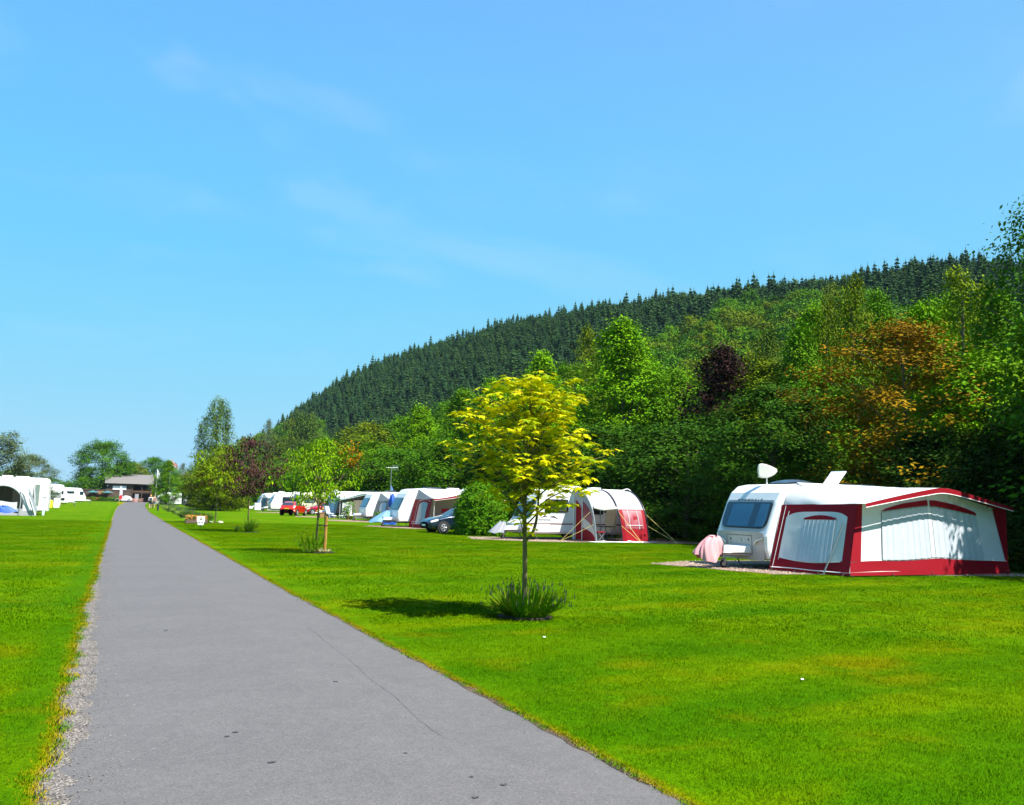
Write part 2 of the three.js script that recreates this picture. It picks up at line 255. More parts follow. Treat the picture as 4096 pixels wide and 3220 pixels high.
{
  const r = rng(11), near = [], far = [], edge = [], o = [0, 0, 0];
  const ok = (x, z, m) => (x < edgeL(z) - m || x > edgeR(z) + m) && !PADS.some((p) => inPoly(p, x, z));
  const inView = (x, z) => { const a = Math.atan2(x, -z) * 180 / Math.PI; return a > -9 && a < 61; };
  for (let x = -4; x < 13; x += 0.27) for (let z = -2.6; z > -13; z -= 0.27) { const px = x + (r() - 0.5) * 0.2, pz = z + (r() - 0.5) * 0.2, d = Math.hypot(px, pz); if (d > 3 && d < 13 && ok(px, pz, 0.2) && inView(px, pz)) { lawnCol(px, pz, o); const k = 1.42 + 0.3 * (r() - 0.5); near.push({ p: [px, 0, pz], r: [0, r() * 6.28, 0], s: [1, 0.8 + 0.5 * r(), 1], c: [o[0] * k, o[1] * k, o[2] * k] }); } }
  for (let x = -9; x < 38; x += 0.62) for (let z = -8; z > -62; z -= 0.62) { const px = x + (r() - 0.5) * 0.5, pz = z + (r() - 0.5) * 0.5, d = Math.hypot(px, pz); if (d > 12 && d < 60 && ok(px, pz, 0.42) && inView(px, pz)) { lawnCol(px, pz, o); const k = 1.4 + 0.4 * (r() - 0.5); far.push({ p: [px, 0, pz], r: [0, r() * 6.28, 0], s: [1, 0.8 + 0.5 * r(), 1], c: [o[0] * k, o[1] * k, o[2] * k] }); } }
  for (let s = -1; s <= 1; s += 2) for (let z = -2.5; z > -60; z -= 0.035 + 0.0016 * -z) { const x = (s < 0 ? raggedL(z) : raggedR(z)) + s * (r() ** 2 * 0.09 - 0.012), dry = r() < 0.55; edge.push({ p: [x, -0.006, z], r: [0, r() * 6.28, 0], s: (s < 0 ? 1.05 : 0.8) * (0.6 + 0.7 * r()), c: dry ? [0.2 + 0.1 * r(), 0.19 + 0.06 * r(), 0.004] : lawnCol(x + s * 0.3, z, [0, 0, 0]).map((q) => q * 1.4) }); }
  instances('grass_blades', bladePatch(0.4, 700, 0.005, 0.02, 0.004, 3), bladeMat, near, 'short mown grass blades of the lawn beside the tarmac', 'grass');
  instances('grass_sward', bladePatch(0.9, 800, 0.006, 0.026, 0.01, 4), bladeMat, far, 'short grass of the lawn around the young trees', 'grass');
  instances('grass_fringe', bladePatch(0.12, 80, 0.006, 0.028, 0.005, 5), bladeMat, edge, 'ragged yellowing grass fringe along both lane edges', 'grass');
  const stones = [], sg = new THREE.IcosahedronGeometry(1, 0); { const p = sg.attributes.position; for (let i = 0; i < p.count; i++) { const q = 0.75 + 0.5 * hash2(Math.round(p.getX(i) * 50), Math.round(p.getY(i) * 90 + p.getZ(i) * 31)); p.setXYZ(i, p.getX(i) * q, p.getY(i) * q * 0.6, p.getZ(i) * q); } sg.computeVertexNormals(); }
  for (let i = 0; i < 9000; i++) { const z = -3 - 27 * r() ** 1.7, x = edgeL(z) - 0.1 + 0.62 * r() ** 1.5, g = 0.07 + 0.14 * r(); stones.push({ p: [x, -0.012 + 0.003 * r(), z], r: [r() * 6, r() * 6, r() * 6], s: 0.0025 + 0.005 * r() ** 4, c: [g * 1.08, g * 0.98, g * 0.86] }); }
  for (let i = 0; i < 900; i++) { const z = -3 - 22 * r() ** 1.5, x = edgeR(z) - 0.05 + 0.16 * r(), g = 0.1 + 0.2 * r(); stones.push({ p: [x, -0.014, z], r: [r() * 6, r() * 6, r() * 6], s: 0.003 + 0.005 * r() ** 2, c: [g * 1.1, g * 0.95, g * 0.75] }); }
  for (let i = 0; i < 260; i++) { const z = -3.5 - 20 * r() ** 1.3, x = lerp(0.2, 2.9, r()); stones.push({ p: [x, -0.008, z], r: [0, r() * 6, 0], s: 0.002 + 0.0035 * r() ** 2, c: r() < 0.5 ? [0.24, 0.24, 0.23] : [0.06, 0.06, 0.055] }); }
  instances('loose_gravel', sg, mat(0xffffff, 0.9), stones, 'loose grit scattered along the tarmac lane edges', 'gravel');
  const chips = []; for (let i = 0; i < 9000; i++) { const p = PADS[i % 3 ? 0 : 1], x = lerp(14.5, 26, r()), z = i % 3 ? lerp(-23, -15.5, r()) : lerp(-40, -33, r()); if (inPoly(p, x, z)) { const g = 0.2 + 0.3 * r(); chips.push({ p: [x, 0.012, z], r: [r() * 6, r() * 6, r() * 6], s: 0.01 + 0.014 * r(), c: [g * 1.2, g * 0.95, g * 0.74] }); } }
  instances('pitch_gravel', sg, mat(0xffffff, 0.9), chips, 'pinkish gravel chippings spread over the pitches', 'gravel');
  // petal litter and dark spots on the lane
  const leafBits = [[6.3, -6.5], [5.05, -9.6]]; leafBits.forEach(([x, z]) => tag(part('fallen_petal', new THREE.CircleGeometry(0.014, 7).scale(1.4, 1, 1).rotateX(-1.2).translate(0, 0, 0), Mt.piping), 'small white petal lying on the lawn', 'petal', 'petals on the lawn').position.set(x, 0.025, z));
  const spot = mat([0.045, 0.045, 0.047], 0.9); [[0.93, -6.45, 0.022], [0.86, -6.35, 0.02], [1.05, -5.65, 0.026], [2.0, -7.9, 0.022], [1.95, -8.2, 0.012], [1.9, -5.55, 0.016], [2.25, -4.75, 0.024], [2.0, -4.6, 0.02], [2.12, -4.95, 0.014], [0.75, -11.5, 0.03]].forEach(([x, z, s], i) => { const q = []; for (let k = 0; k < 14; k++) { const a = k / 14 * 6.283, d = 0.72 * s * (0.6 + 0.8 * hash2(k, i)); q.push([Math.cos(a) * d * 1.3, Math.sin(a) * d]); } const m = part('tar_spot', new THREE.ShapeGeometry(poly(q)).rotateX(-Math.PI / 2), spot); m.position.set(x, -0.02 + 0.02 * (1 - (2 * (x - edgeL(z) + 0.1) / 3.52 - 1) ** 2) + 0.005, z); tag(m, 'small dark tar spot on the grey tarmac lane', 'spot', 'dark spots on the lane'); });
}

// ---------------------------------------------------------------- the wooded hill
const azTab = [[2, 560, -0.01], [5, 560, 0.02], [7.4, 540, 0.05], [8.9, 530, 0.074], [10.2, 525, 0.099], [11.8, 515, 0.121], [14.1, 500, 0.148], [15.8, 495, 0.163], [19.1, 475, 0.187], [25, 450, 0.22], [31.1, 425, 0.24], [36.2, 405, 0.252], [41.2, 390, 0.258], [45.9, 375, 0.261], [50.4, 360, 0.268], [53.2, 355, 0.27], [57.1, 350, 0.262], [75, 350, 0.24], [110, 360, 0.2]];
function ridge(az) { let i = 1; while (i < azTab.length - 1 && azTab[i][0] < az) i++; const a = azTab[i - 1], b = azTab[i], t = clamp((az - a[0]) / (b[0] - a[0]), 0, 1); return { D: lerp(a[1], b[1], t), H: Math.max(0, lerp(a[2], b[2], t) * lerp(a[1], b[1], t) + 1.65 - 8.2 * sstep(0.02, 0.1, lerp(a[2], b[2], t))) }; }
function hillAt(x, z) {
  const az = Math.atan2(x, -z) * 180 / Math.PI, d = Math.hypot(x, z); if (az < 2 || az > 110) return { y: -2, t: -1, az };
  const { D, H } = ridge(az), foot = Math.min(D * 0.8, 72 / Math.max(0.05, Math.sin(R(az)))), t = (d - foot) / (D - foot);
  const y = t <= 0 ? -1 * clamp(-t * 8, 0, 1) : t < 1 ? H * lerp(t, sm(t), 0.45) : H * Math.max(0.2, 1 - (t - 1) * 0.35 - (t - 1) ** 2 * 1.2);
  return { y: y + (t > 0 ? 1.5 * (fbm(x * 0.02, z * 0.02, 3) - 0.5) * clamp(t * 5, 0, 1) : 0) - 0.02, t, az };
}
{
  const pos = [], idx = [], nu = 90, nv = 46;
  for (let j = 0; j <= nv; j++) for (let i = 0; i <= nu; i++) { const az = lerp(2.5, 109, i / nu), { D } = ridge(az), foot = Math.min(D * 0.8, 72 / Math.max(0.05, Math.sin(R(az)))), d = lerp(foot - 3, D * 1.6, j / nv), x = Math.sin(R(az)) * d, z = -Math.cos(R(az)) * d; pos.push(x, hillAt(x, z).y, z); if (i && j) { const b = j * (nu + 1) + i, a = b - nu - 1; idx.push(a - 1, b - 1, a, a, b - 1, b); } }
  const g = new THREE.BufferGeometry(); g.setAttribute('position', new THREE.Float32BufferAttribute(pos, 3)); g.setIndex(idx); g.computeVertexNormals();
  struct('hill', g, mat([0.02, 0.045, 0.012], 0.95), 'long hillside under the conifer plantation');
}
{ // hairline crack in the tarmac
  const c = new THREE.CatmullRomCurve3([[2.47, -11.4], [2.46, -10.9], [2.42, -9.8], [2.4, -8.9], [2.33, -7.75], [2.34, -7.3], [2.27, -6.3], [2.28, -5.8]].map(([x, z]) => V(x, 0, z)));
  const g = surf((u, v) => { const p = c.getPoint(u), w = 0.0008 + 0.0022 * noise(u * 60, 3) * noise(u * 23, 9), x = p.x + 0.02 * (fbm(u * 40, 8, 3) - 0.5) + (v - 0.5) * 2 * w; return V(x, -0.02 + 0.02 * (1 - (2 * (x - edgeL(p.z) + 0.1) / 3.52 - 1) ** 2) + 0.004, p.z); }, 200, 1);
  part('crack', g, mat([0.06, 0.058, 0.055], 0.95), scene.getObjectByName('road'));
}

// ---------------------------------------------------------------- trees
// leaf faces: a list of [centre, normal, length, width, tone]
function leafMesh(list, fold = 0.0) {
  const n = list.length, pos = new Float32Array(n * 18), nor = new Float32Array(n * 18), col = new Float32Array(n * 18), a = V(0, 0, 0), b = V(0, 0, 0), up = V(0, 0, 0);
  list.forEach(({ c, n: nn, l, w, t, d }, i) => {
    a.copy(d).addScaledVector(nn, -d.dot(nn)); if (a.lengthSq() < 1e-6) a.set(nn.y, -nn.x, 0.01); a.normalize(); b.crossVectors(nn, a);
    const P = [c.clone().addScaledVector(a, l / 2), c.clone().addScaledVector(b, w / 2).addScaledVector(a, -l * 0.08), c.clone().addScaledVector(a, -l / 2), c.clone().addScaledVector(b, -w / 2).addScaledVector(a, -l * 0.08)];
    [0, 1, 2, 0, 2, 3].forEach((k, m) => { const o = i * 18 + m * 3; pos[o] = P[k].x; pos[o + 1] = P[k].y; pos[o + 2] = P[k].z; nor[o] = nn.x; nor[o + 1] = nn.y; nor[o + 2] = nn.z; col[o] = t[0]; col[o + 1] = t[1]; col[o + 2] = t[2]; });
  });
  const g = new THREE.BufferGeometry(); g.setAttribute('position', new THREE.BufferAttribute(pos, 3)); g.setAttribute('normal', new THREE.BufferAttribute(nor, 3)); g.setAttribute('color', new THREE.BufferAttribute(col, 3));
  return g;
}
const PROF = {
  column: (t) => (0.3 + 0.7 * (1 - t) ** 0.6) * (t < 0.06 ? 0.8 : 1), round: (t) => Math.sqrt(Math.max(0, 1 - (2 * t - 0.92) ** 2 / 1.2)) * (t > 0.97 ? 0.6 : 1), tall: (t) => Math.sin(Math.PI * clamp(t * 0.9 + 0.1, 0, 1)) ** 0.75 * (1 - 0.32 * t), cone: (t) => (1 - t) ** 0.7 * 0.95 + 0.05, goblet: (t) => 0.3 + 0.7 * Math.sin(Math.PI * clamp(0.08 + t * 0.72, 0, 1)), bush: (t) => Math.sqrt(Math.max(0, 1 - t * t * 0.92)),
};
// crown of leaf clumps filling an uneven envelope: y0..y1, radius r
function crown({ seed, shape = 'round', y0 = 1, y1 = 10, r = 3.2, clumps = 230, per = 55, clump = 0.62, leaf = 0.2, aspect = 0.62, droop = 0.15, up = 0.6, tint = 0.2, hue = 0.12, shell = 0.5, hang = 1, flat = 0.75, lobes = 0.34 }) {
  const q = rng(seed), list = [], cs = [], g = () => (q() + q() + q() - 1.5) * 1.15;
  for (let k = 0; k < clumps; k++) {
    const t = clamp((k + q()) / clumps, 0, 1), a = q() * 6.283, e = PROF[shape](t), lob = 1 - lobes + 2 * lobes * noise(a * 1.3 + seed, t * 6 + seed * 3.1) , rad = r * e * lob * Math.pow(shell + (1 - shell) * q(), 0.6) * (q() < 0.12 ? q() : 1);
    const c = V(Math.cos(a) * rad, lerp(y0, y1, t) + (q() - 0.5) * clump, Math.sin(a) * rad), out = V(Math.cos(a), 0.25 + (t - 0.4) * 0.8, Math.sin(a)).normalize(), tone = 1 + tint * (q() - 0.5) * 2, h = hue * (q() - 0.5) * 2, size = clump * (0.65 + 0.7 * q());
    cs.push(c);
    for (let i = 0; i < per; i++) {
      const p = V(g() * size, g() * size * flat * hang, g() * size), n = V(g(), g(), g()).multiplyScalar(0.75).addScaledVector(out, 0.55).add(V(0, up, 0)).normalize(), l = leaf * (0.6 + 0.8 * q()), s = tone * (0.8 + 0.4 * q());
      if (hang > 1) p.y -= Math.abs(p.y) * 0.5;
      list.push({ c: p.add(c), n, d: V(g(), -droop * 4, g()), l, w: l * aspect, t: [s * (1 + h + 0.12 * (q() - 0.5)), s, s * (1 - h)] });
    }
  }
  return { geo: leafMesh(list), cs };
}
function trunkGeo({ seed, h, r, cs = [], limbs = 14, from = 0.25, lean = 0.3 }) {
  const q = rng(seed + 77), top = V((q() - 0.5) * lean * 2, h, (q() - 0.5) * lean * 2), mid = V((q() - 0.5) * lean, h * 0.5, (q() - 0.5) * lean), gs = [taperTube([V(0, -0.15, 0), V(0, h * 0.08, 0).lerp(mid, 0.05), mid, top], r, r * 0.22, 12, 8)];
  const axis = new THREE.CatmullRomCurve3([V(0, 0, 0), mid, top]);
  for (let i = 0; i < limbs && cs.length; i++) { const c = cs[Math.floor(q() * cs.length)], t = clamp(c.y / h - 0.12 - 0.2 * q(), from, 0.92), b = axis.getPoint(t), m = b.clone().lerp(c, 0.5).add(V(0, 0.08 * c.distanceTo(b), 0)); gs.push(taperTube([b, m, c], r * (1 - t) * 0.5 + 0.015, 0.01, 6, 5)); }
  return M(gs);
}
const leafMat = (c, o = {}) => mat(c, 0.7, { phys: true, vertexColors: true, transmission: 0.18, specularIntensity: 0.07, thickness: 0, ...o });
// shared shapes, 10 m tall with a crown about 6.4 m wide
const KIND = {};
function kind(name, o, tr) { const c = crown(o); KIND[name] = { crown: c.geo, trunk: trunkGeo({ seed: o.seed, h: o.y1 * 0.9, r: 0.17, cs: c.cs, ...tr }) }; }
kind('round', { seed: 1, shape: 'round', y0: 0.5, y1: 9.7, r: 3.3, clumps: 360, per: 84, clump: 0.52, leaf: 0.155 });
kind('round2', { seed: 2, shape: 'round', y0: 0.3, y1: 9.7, r: 3.2, clumps: 340, per: 84, clump: 0.56, leaf: 0.16, lobes: 0.45 });
kind('tall', { seed: 3, shape: 'tall', y0: 0.5, y1: 10, r: 3, clumps: 370, per: 80, clump: 0.46, leaf: 0.145, lobes: 0.42 });
kind('tall2', { seed: 4, shape: 'cone', y0: 0.6, y1: 10, r: 3.6, clumps: 360, per: 80, clump: 0.46, leaf: 0.145, lobes: 0.45 });
kind('birch', { seed: 5, shape: 'tall', y0: 1.6, y1: 10, r: 2.6, clumps: 280, per: 42, clump: 0.42, leaf: 0.13, lobes: 0.5, hang: 1.3, droop: 0.5, flat: 1.1 });
kind('weeping', { seed: 6, shape: 'column', y0: 0.8, y1: 9.8, r: 3.1, clumps: 300, per: 75, clump: 0.34, leaf: 0.15, lobes: 0.42, hang: 2.6, droop: 1.2, flat: 1.2, tint: 0.28 });
kind('layered', { seed: 7, shape: 'round', y0: 0.8, y1: 9.6, r: 3.5, clumps: 330, per: 70, clump: 0.66, leaf: 0.15, flat: 0.42, lobes: 0.45, up: 1.1, shell: 0.25, tint: 0.3 }, { limbs: 40, r: 0.1 });
kind('bush', { seed: 8, shape: 'bush', y0: 0.0, y1: 9.6, r: 4.4, clumps: 400, per: 80, clump: 0.66, leaf: 0.19 });
kind('broad', { seed: 9, shape: 'round', y0: 0.3, y1: 9.8, r: 4.2, clumps: 150, per: 26, clump: 0.85, leaf: 0.5, lobes: 0.3 });
const L = {
  bright: leafMat([0.13, 0.28, 0.001]), mid: leafMat([0.085, 0.2, 0.002]), deep: leafMat([0.054, 0.146, 0.002]), dark: leafMat([0.02, 0.055, 0.003]), lime: leafMat([0.15, 0.22, 0.002]), olive: leafMat([0.115, 0.165, 0.002]), grey: leafMat([0.075, 0.13, 0.012]),  // dark: on the awning hedge trees it stands in for shade
  hedge: leafMat([0.036, 0.1, 0.003]), orange: leafMat([0.215, 0.125, 0.001]), purple: leafMat([0.034, 0.015, 0.012]), copper: leafMat([0.1, 0.06, 0.012]), silver: leafMat([0.1, 0.14, 0.05]),  // hedge: leaf green darkened to paint the shade low in the belt
};
function tree(name, label, k, m, [x, z], h, w, group, turn, bark = Mt.bark, y = 0) {
  const o = thing(name, label, 'tree', [x, y, z], turn ?? x * 1.7 + z * 2.3, group), s = h / 10, r = w / 6.4;
  const c = part('crown', KIND[k].crown, m, o); c.scale.set(r, s, r); c.userData.kind = 'stuff';
  const t = part('trunk', KIND[k].trunk, bark, o); t.scale.set(r, s, r);
  return o;
}
const belt = 'trees behind the caravan row', wood = 'trees at the foot of the hill';
// [name, label, shape, leaves, [x, z], height, width]
for (const a of [
  ['tall_tree', 'tall dark tree towering over the far end of the maroon awning', 'tall', L.deep, [27.7, -13.9], 12.2, 9.6, belt],
  ['tall_tree', 'tall slim tree rising highest behind the end of the maroon awning', 'birch', L.deep, [34.1, -21.1], 15.0, 8.6, belt],
  ['tall_tree', 'large tree standing past the far end of the maroon awning', 'round', L.deep, [32.5, -13.4], 12.5, 9, belt],
  ['tall_tree', 'large tree at the edge of the lawn beyond the maroon awning', 'round2', L.deep, [30.5, -8.5], 12, 8, belt],
  ['broadleaf_tree', 'bright green tree beside the large maroon awning', 'round2', L.bright, [31, -21.6], 8.2, 6.4, belt],
  ['broadleaf_tree', 'taller green tree behind the bright tree by the awning', 'tall', L.mid, [37, -25.2], 11.8, 6.4, belt],
  ['hedge_tree', 'low tree with shade painted into its leaves filling the corner behind the awning', 'bush', L.dark, [29.4, -18.2], 5.8, 6.2, belt],
  ['hedge_tree', 'hedge tree with shade painted into its leaves right behind the maroon awning roof', 'bush', L.dark, [29.2, -22.2], 5.0, 5.4, belt],
  ['copper_tree', 'tall orange brown tree with layered branches behind the silver caravan', 'layered', L.orange, [29.6, -24.6], 10.0, 7.2],
  ['birch_tree', 'slim light green birch rising behind the orange tree', 'birch', L.olive, [40, -36.5], 15.8, 6.0, belt],
  ['birch_tree', 'light green birch top between two others on the hill side', 'birch', L.olive, [42, -40.5], 15.6, 5.4, belt],
  ['birch_tree', 'broad light green birch above the orange tree', 'birch', L.lime, [42, -31.1], 15.2, 7.2, belt],
  ['birch_tree', 'grey green birch beside the dark purple tree', 'birch', L.grey, [42, -46.2], 14.6, 6.4, belt],
  ['maple_tree', 'dense dark green maple between purple tree and silver caravan', 'round', L.hedge, [29.5, -32.2], 7.9, 7.2, belt],
  ['maple_tree', 'green shrubby maple next to the orange tree', 'round2', L.mid, [34.5, -33.5], 9.4, 6.8, belt],
  ['purple_tree', 'dark purple leaved tree among the green belt', 'tall2', L.purple, [33.6, -40.8], 11.4, 8.2],
  ['poplar_tree', 'reddish tipped tree behind the purple tree', 'tall', L.copper, [37.5, -45.4], 12.2, 4.4],
  ['ash_tree', 'mid green tree between purple tree and tall poplar', 'round2', L.mid, [36, -49.1], 11.6, 7.2, belt],
  ['poplar_tree', 'tall bright green poplar with pointed top behind the arched awning', 'tall2', L.bright, [33, -51.2], 14.9, 10.2],
  ['birch_tree', 'thin tall birch beside the pointed bright poplar', 'birch', L.olive, [40, -68.5], 18.6, 6.6, belt],
  ['ash_tree', 'bushy bright green tree beside the pointed poplar', 'round', L.bright, [38, -55.4], 13.4, 8.6, belt],
  ['hedge_tree', 'bushy tree with shade painted into its leaves behind the small white caravan', 'bush', L.hedge, [29.4, -47.1], 7.0, 8.0, belt],
  ['hedge_tree', 'bushy tree with shade painted into its leaves behind the arched awning end', 'bush', L.hedge, [29.8, -39.6], 6.6, 7.6, belt],
  ['ash_tree', 'light green tree right behind the yellow maple crown', 'tall', L.bright, [34, -66], 14.8, 9.4, belt],
  ['ash_tree', 'green tree behind the yellow maple and the round hedge bush', 'tall2', L.bright, [34, -76.8], 13.8, 8.6, belt],
  ['ash_tree', 'green tree above the maroon porch awning', 'tall2', L.mid, [33, -82.5], 13.4, 9, belt],
  ['ash_tree', 'bright tree behind the aerial mast', 'tall', L.bright, [33.5, -97.6], 13, 10, belt],
  ['hedge_tree', 'low leafy tree behind the round hedge bush', 'bush', L.hedge, [29.4, -59.7], 7.8, 8.8, belt],
  ['hedge_tree', 'low leafy tree behind the aerial mast', 'bush', L.deep, [29.2, -74.8], 7.8, 9, belt],
  ['hedge_tree', 'low leafy tree behind the green edged awning', 'bush', L.deep, [29.2, -91], 7.6, 9, belt],
  ['hazel_tree', 'rounded olive green tree below the conifers', 'round', L.olive, [40, -143], 15.2, 16, wood],
  ['hazel_tree', 'rounded mid green tree lower on the slope', 'round2', L.mid, [37, -158], 13.2, 14, wood],
  ['hazel_tree', 'broad green tree behind the staked sapling', 'round', L.mid, [31, -108], 9.4, 9, wood],
  ['purple_bush', 'dark purple bush behind the green edged awning', 'bush', L.purple, [27.4, -96.3], 6.2, 5.2],
  ['hazel_tree', 'green tree behind the cream caravan', 'round2', L.mid, [30, -128], 8.6, 9.6, wood],
  ['hedge_tree', 'low tree behind the far white caravans', 'bush', L.deep, [30, -146], 6.6, 10, wood],
  ['willow_tree', 'weeping willow at the hill foot', 'weeping', L.grey, [58, -286], 30, 21, wood],
  ['willow_tree', 'smaller weeping willow at the end of the hill', 'weeping', L.olive, [54, -305], 23, 20, wood],
  ['oak_tree', 'rounded oak between the weeping willows and the camp', 'round', L.mid, [47, -230], 15, 20, wood],
  ['oak_tree', 'broad oak at the end of the hill', 'round', L.mid, [47, -350], 24, 24, wood],
  ['oak_tree', 'distant oak below the hill end', 'round2', L.mid, [36, -330], 17, 22, wood],
  ['thorn_tree', 'thin pale tree standing out at the hill end', 'birch', L.silver, [72, -450], 42, 16],
]) tree(...a);
// the dense fill of the belt, one tree beside the other up to the hill foot
[[46.6, -181, 13.7, 13], [46, -167, 14.7, 12], [47.2, -153, 14, 11], [45.1, -141, 16.5, 11], [45.8, -131, 17.1, 10], [45.9, -122, 17.2, 10], [45.3, -112.7, 15.6, 9], [46.3, -104.7, 15.9, 9], [46.2, -97.6, 17.7, 8.4], [45.7, -91, 18, 8.4], [46.6, -85, 17.6, 8], [45, -79.3, 16.8, 8], [46.8, -73.7, 16.2, 8], [45.2, -68.3, 15.7, 8], [47.3, -63.5, 14.2, 8], [46.5, -59.2, 13, 7.6], [47, -55, 13, 7.4], [44.8, -51, 13.9, 7], [46.2, -48, 14.7, 6.6], [45.2, -45, 16.2, 6.4], [45.9, -42, 16, 6], [45.4, -39.4, 16, 6], [47.1, -36.8, 15.5, 6], [45.4, -34.4, 15, 6], [45.9, -32.2, 15.2, 6.4],
  [35.6, -137, 9.4, 9], [35.3, -123, 8.6, 9], [36.1, -113, 9.6, 8], [37.2, -101, 9.8, 8], [37.1, -95, 10, 7.6], [37, -86.5, 11.4, 7.4], [36.7, -79.2, 11.8, 7], [36.3, -74.6, 12.2, 7], [35.7, -67, 13, 7.4], [35.7, -54.2, 10.2, 7], [37, -47, 9.8, 6.8], [36.4, -42.4, 9.8, 6], [35.2, -38.6, 10.6, 6.4], [35.6, -36.5, 12, 5.8], [36.7, -29.2, 12, 6.4],
  [27.4, -180, 9, 11], [28.6, -161, 8, 10], [28.3, -146, 7.6, 9], [28, -133, 7.4, 8.6], [27.6, -122, 7.4, 7], [27.9, -113, 7.2, 6.4], [18.2, -272, 8, 14], [21, -232, 8.4, 12], [20.5, -200, 8.6, 10], [22.5, -172, 8.2, 9], [24.5, -154, 7.4, 8]].forEach(([x, z, h, w], i) => tree('belt_tree', 'green tree in the dense belt between the caravan row and the hill', ['tall', 'round2', 'tall2', 'round', 'birch'][(i * 7 + (i >> 2)) % 5], [L.mid, L.bright, L.deep, L.mid, L.olive][(i * 3 + (i >> 1)) % 5], [x, z], h, w, 'trees filling the belt', i * 2.4));
// far end of the lane
for (const a of [
  ['chestnut_tree', 'large round chestnut tree behind the far timber building', 'bush', L.deep, [-2.4, -246], 15.8, 12.6, undefined, 0.4],
  ['lime_tree', 'lower green tree joining the round chestnut behind the building roof', 'bush', L.olive, [4, -252], 10.6, 12],
  ['lime_tree', 'dark rounded tree behind the flag pole', 'round', L.deep, [11, -262], 12.6, 13],
  ['weeping_birch', 'tall weeping silver birch beside the flag pole', 'weeping', L.grey, [13.1, -126], 15.2, 7.6, undefined, 1.0, Mt.barkPale],
  ['willow_tree', 'large pale willow behind the motorhome', 'weeping', L.silver, [-12.6, -118], 8.6, 10.5],
  ['willow_tree', 'pale green shrub willow behind the motorhome roof end', 'round2', L.silver, [-9.2, -122], 6.4, 6],
  ['cherry_tree', 'small green tree hiding the building corner', 'tall', L.mid, [8.4, -150], 7.3, 6],
  ['cherry_tree', 'yellowish green tree beside the weeping birch', 'round', L.olive, [12.2, -118], 6.6, 7.6],
  ['cherry_tree', 'olive green tree beyond the dark plum sapling', 'round2', L.olive, [12.6, -112], 6.8, 7],
  ['silver_tree', 'thin silvery tree seen between building and weeping birch', 'birch', L.silver, [16.4, -232], 10, 5],
  ['hedge_tree', 'dark tree behind the parked red car', 'bush', L.dark, [24, -192], 7, 12, wood],
  ['hedge_tree', 'low tree behind the far motorhome', 'bush', L.deep, [17, -186], 6, 9, wood],
  ['plum_tree', 'purple leaved tree beyond the far motorhome', 'round2', L.purple, [12.2, -140], 4.6, 4.4],
  ['hedge_tree', 'green tree at the end of the caravan row', 'bush', L.mid, [27, -165], 8, 12, wood],
]) tree(...a);
for (let i = 0; i < 7; i++) tree('field_tree', 'distant tree in the far hedge beyond the camp site', i % 2 ? 'round' : 'round2', L.mid, [-66 + i * 11 + (i % 3) * 2, -340 - (i % 2) * 20], 7 + (i * 37 % 4), 15, 'distant hedge trees', i * 1.3);

// conifers of the plantation
function coniferGeo(seed) {
  const q = rng(seed), pos = [], col = [], layers = 17;
  for (let k = 0; k < layers; k++) {
    const t = k / layers, y = lerp(1.5, 13.4, t) + 0.5 * (q() - 0.5), r = 2.5 * (1 - t) ** 0.62 + 0.2, n = Math.max(6, Math.round(12 - t * 5)), a0 = q() * 6.283;
    for (let i = 0; i < n; i++) {
      const a = a0 + (i + 0.5 * (q() - 0.5)) / n * 6.283, l = r * (0.5 + 0.75 * q()), w = 0.3 + l * 0.16, dy = -0.1 * l - 0.9 * (q() - 0.35), x = Math.cos(a), z = Math.sin(a), px = -z * w, pz = x * w, s = 0.75 + 0.5 * q();
      const root = [x * 0.05, y + 0.55, z * 0.05], tip = [x * l, y + dy + 0.18, z * l], lt = [x * l * 0.55 + px, y + dy * 0.4 - 0.12, z * l * 0.55 + pz], rt = [x * l * 0.55 - px, y + dy * 0.4 - 0.12, z * l * 0.55 - pz];
      pos.push(...root, ...lt, ...tip, ...root, ...tip, ...rt); for (let m = 0; m < 6; m++) col.push(s, s, s);
    }
  }
  pos.push(0.14, 12.6, 0, -0.14, 12.6, 0.05, 0, 15, 0, 0, 12.6, 0.14, 0.03, 12.6, -0.14, 0, 15, 0); for (let m = 0; m < 6; m++) col.push(1, 1, 1);
  const g = new THREE.BufferGeometry(); g.setAttribute('position', new THREE.Float32BufferAttribute(pos, 3)); g.setAttribute('color', new THREE.Float32BufferAttribute(col, 3)); g.computeVertexNormals(); return g;
}
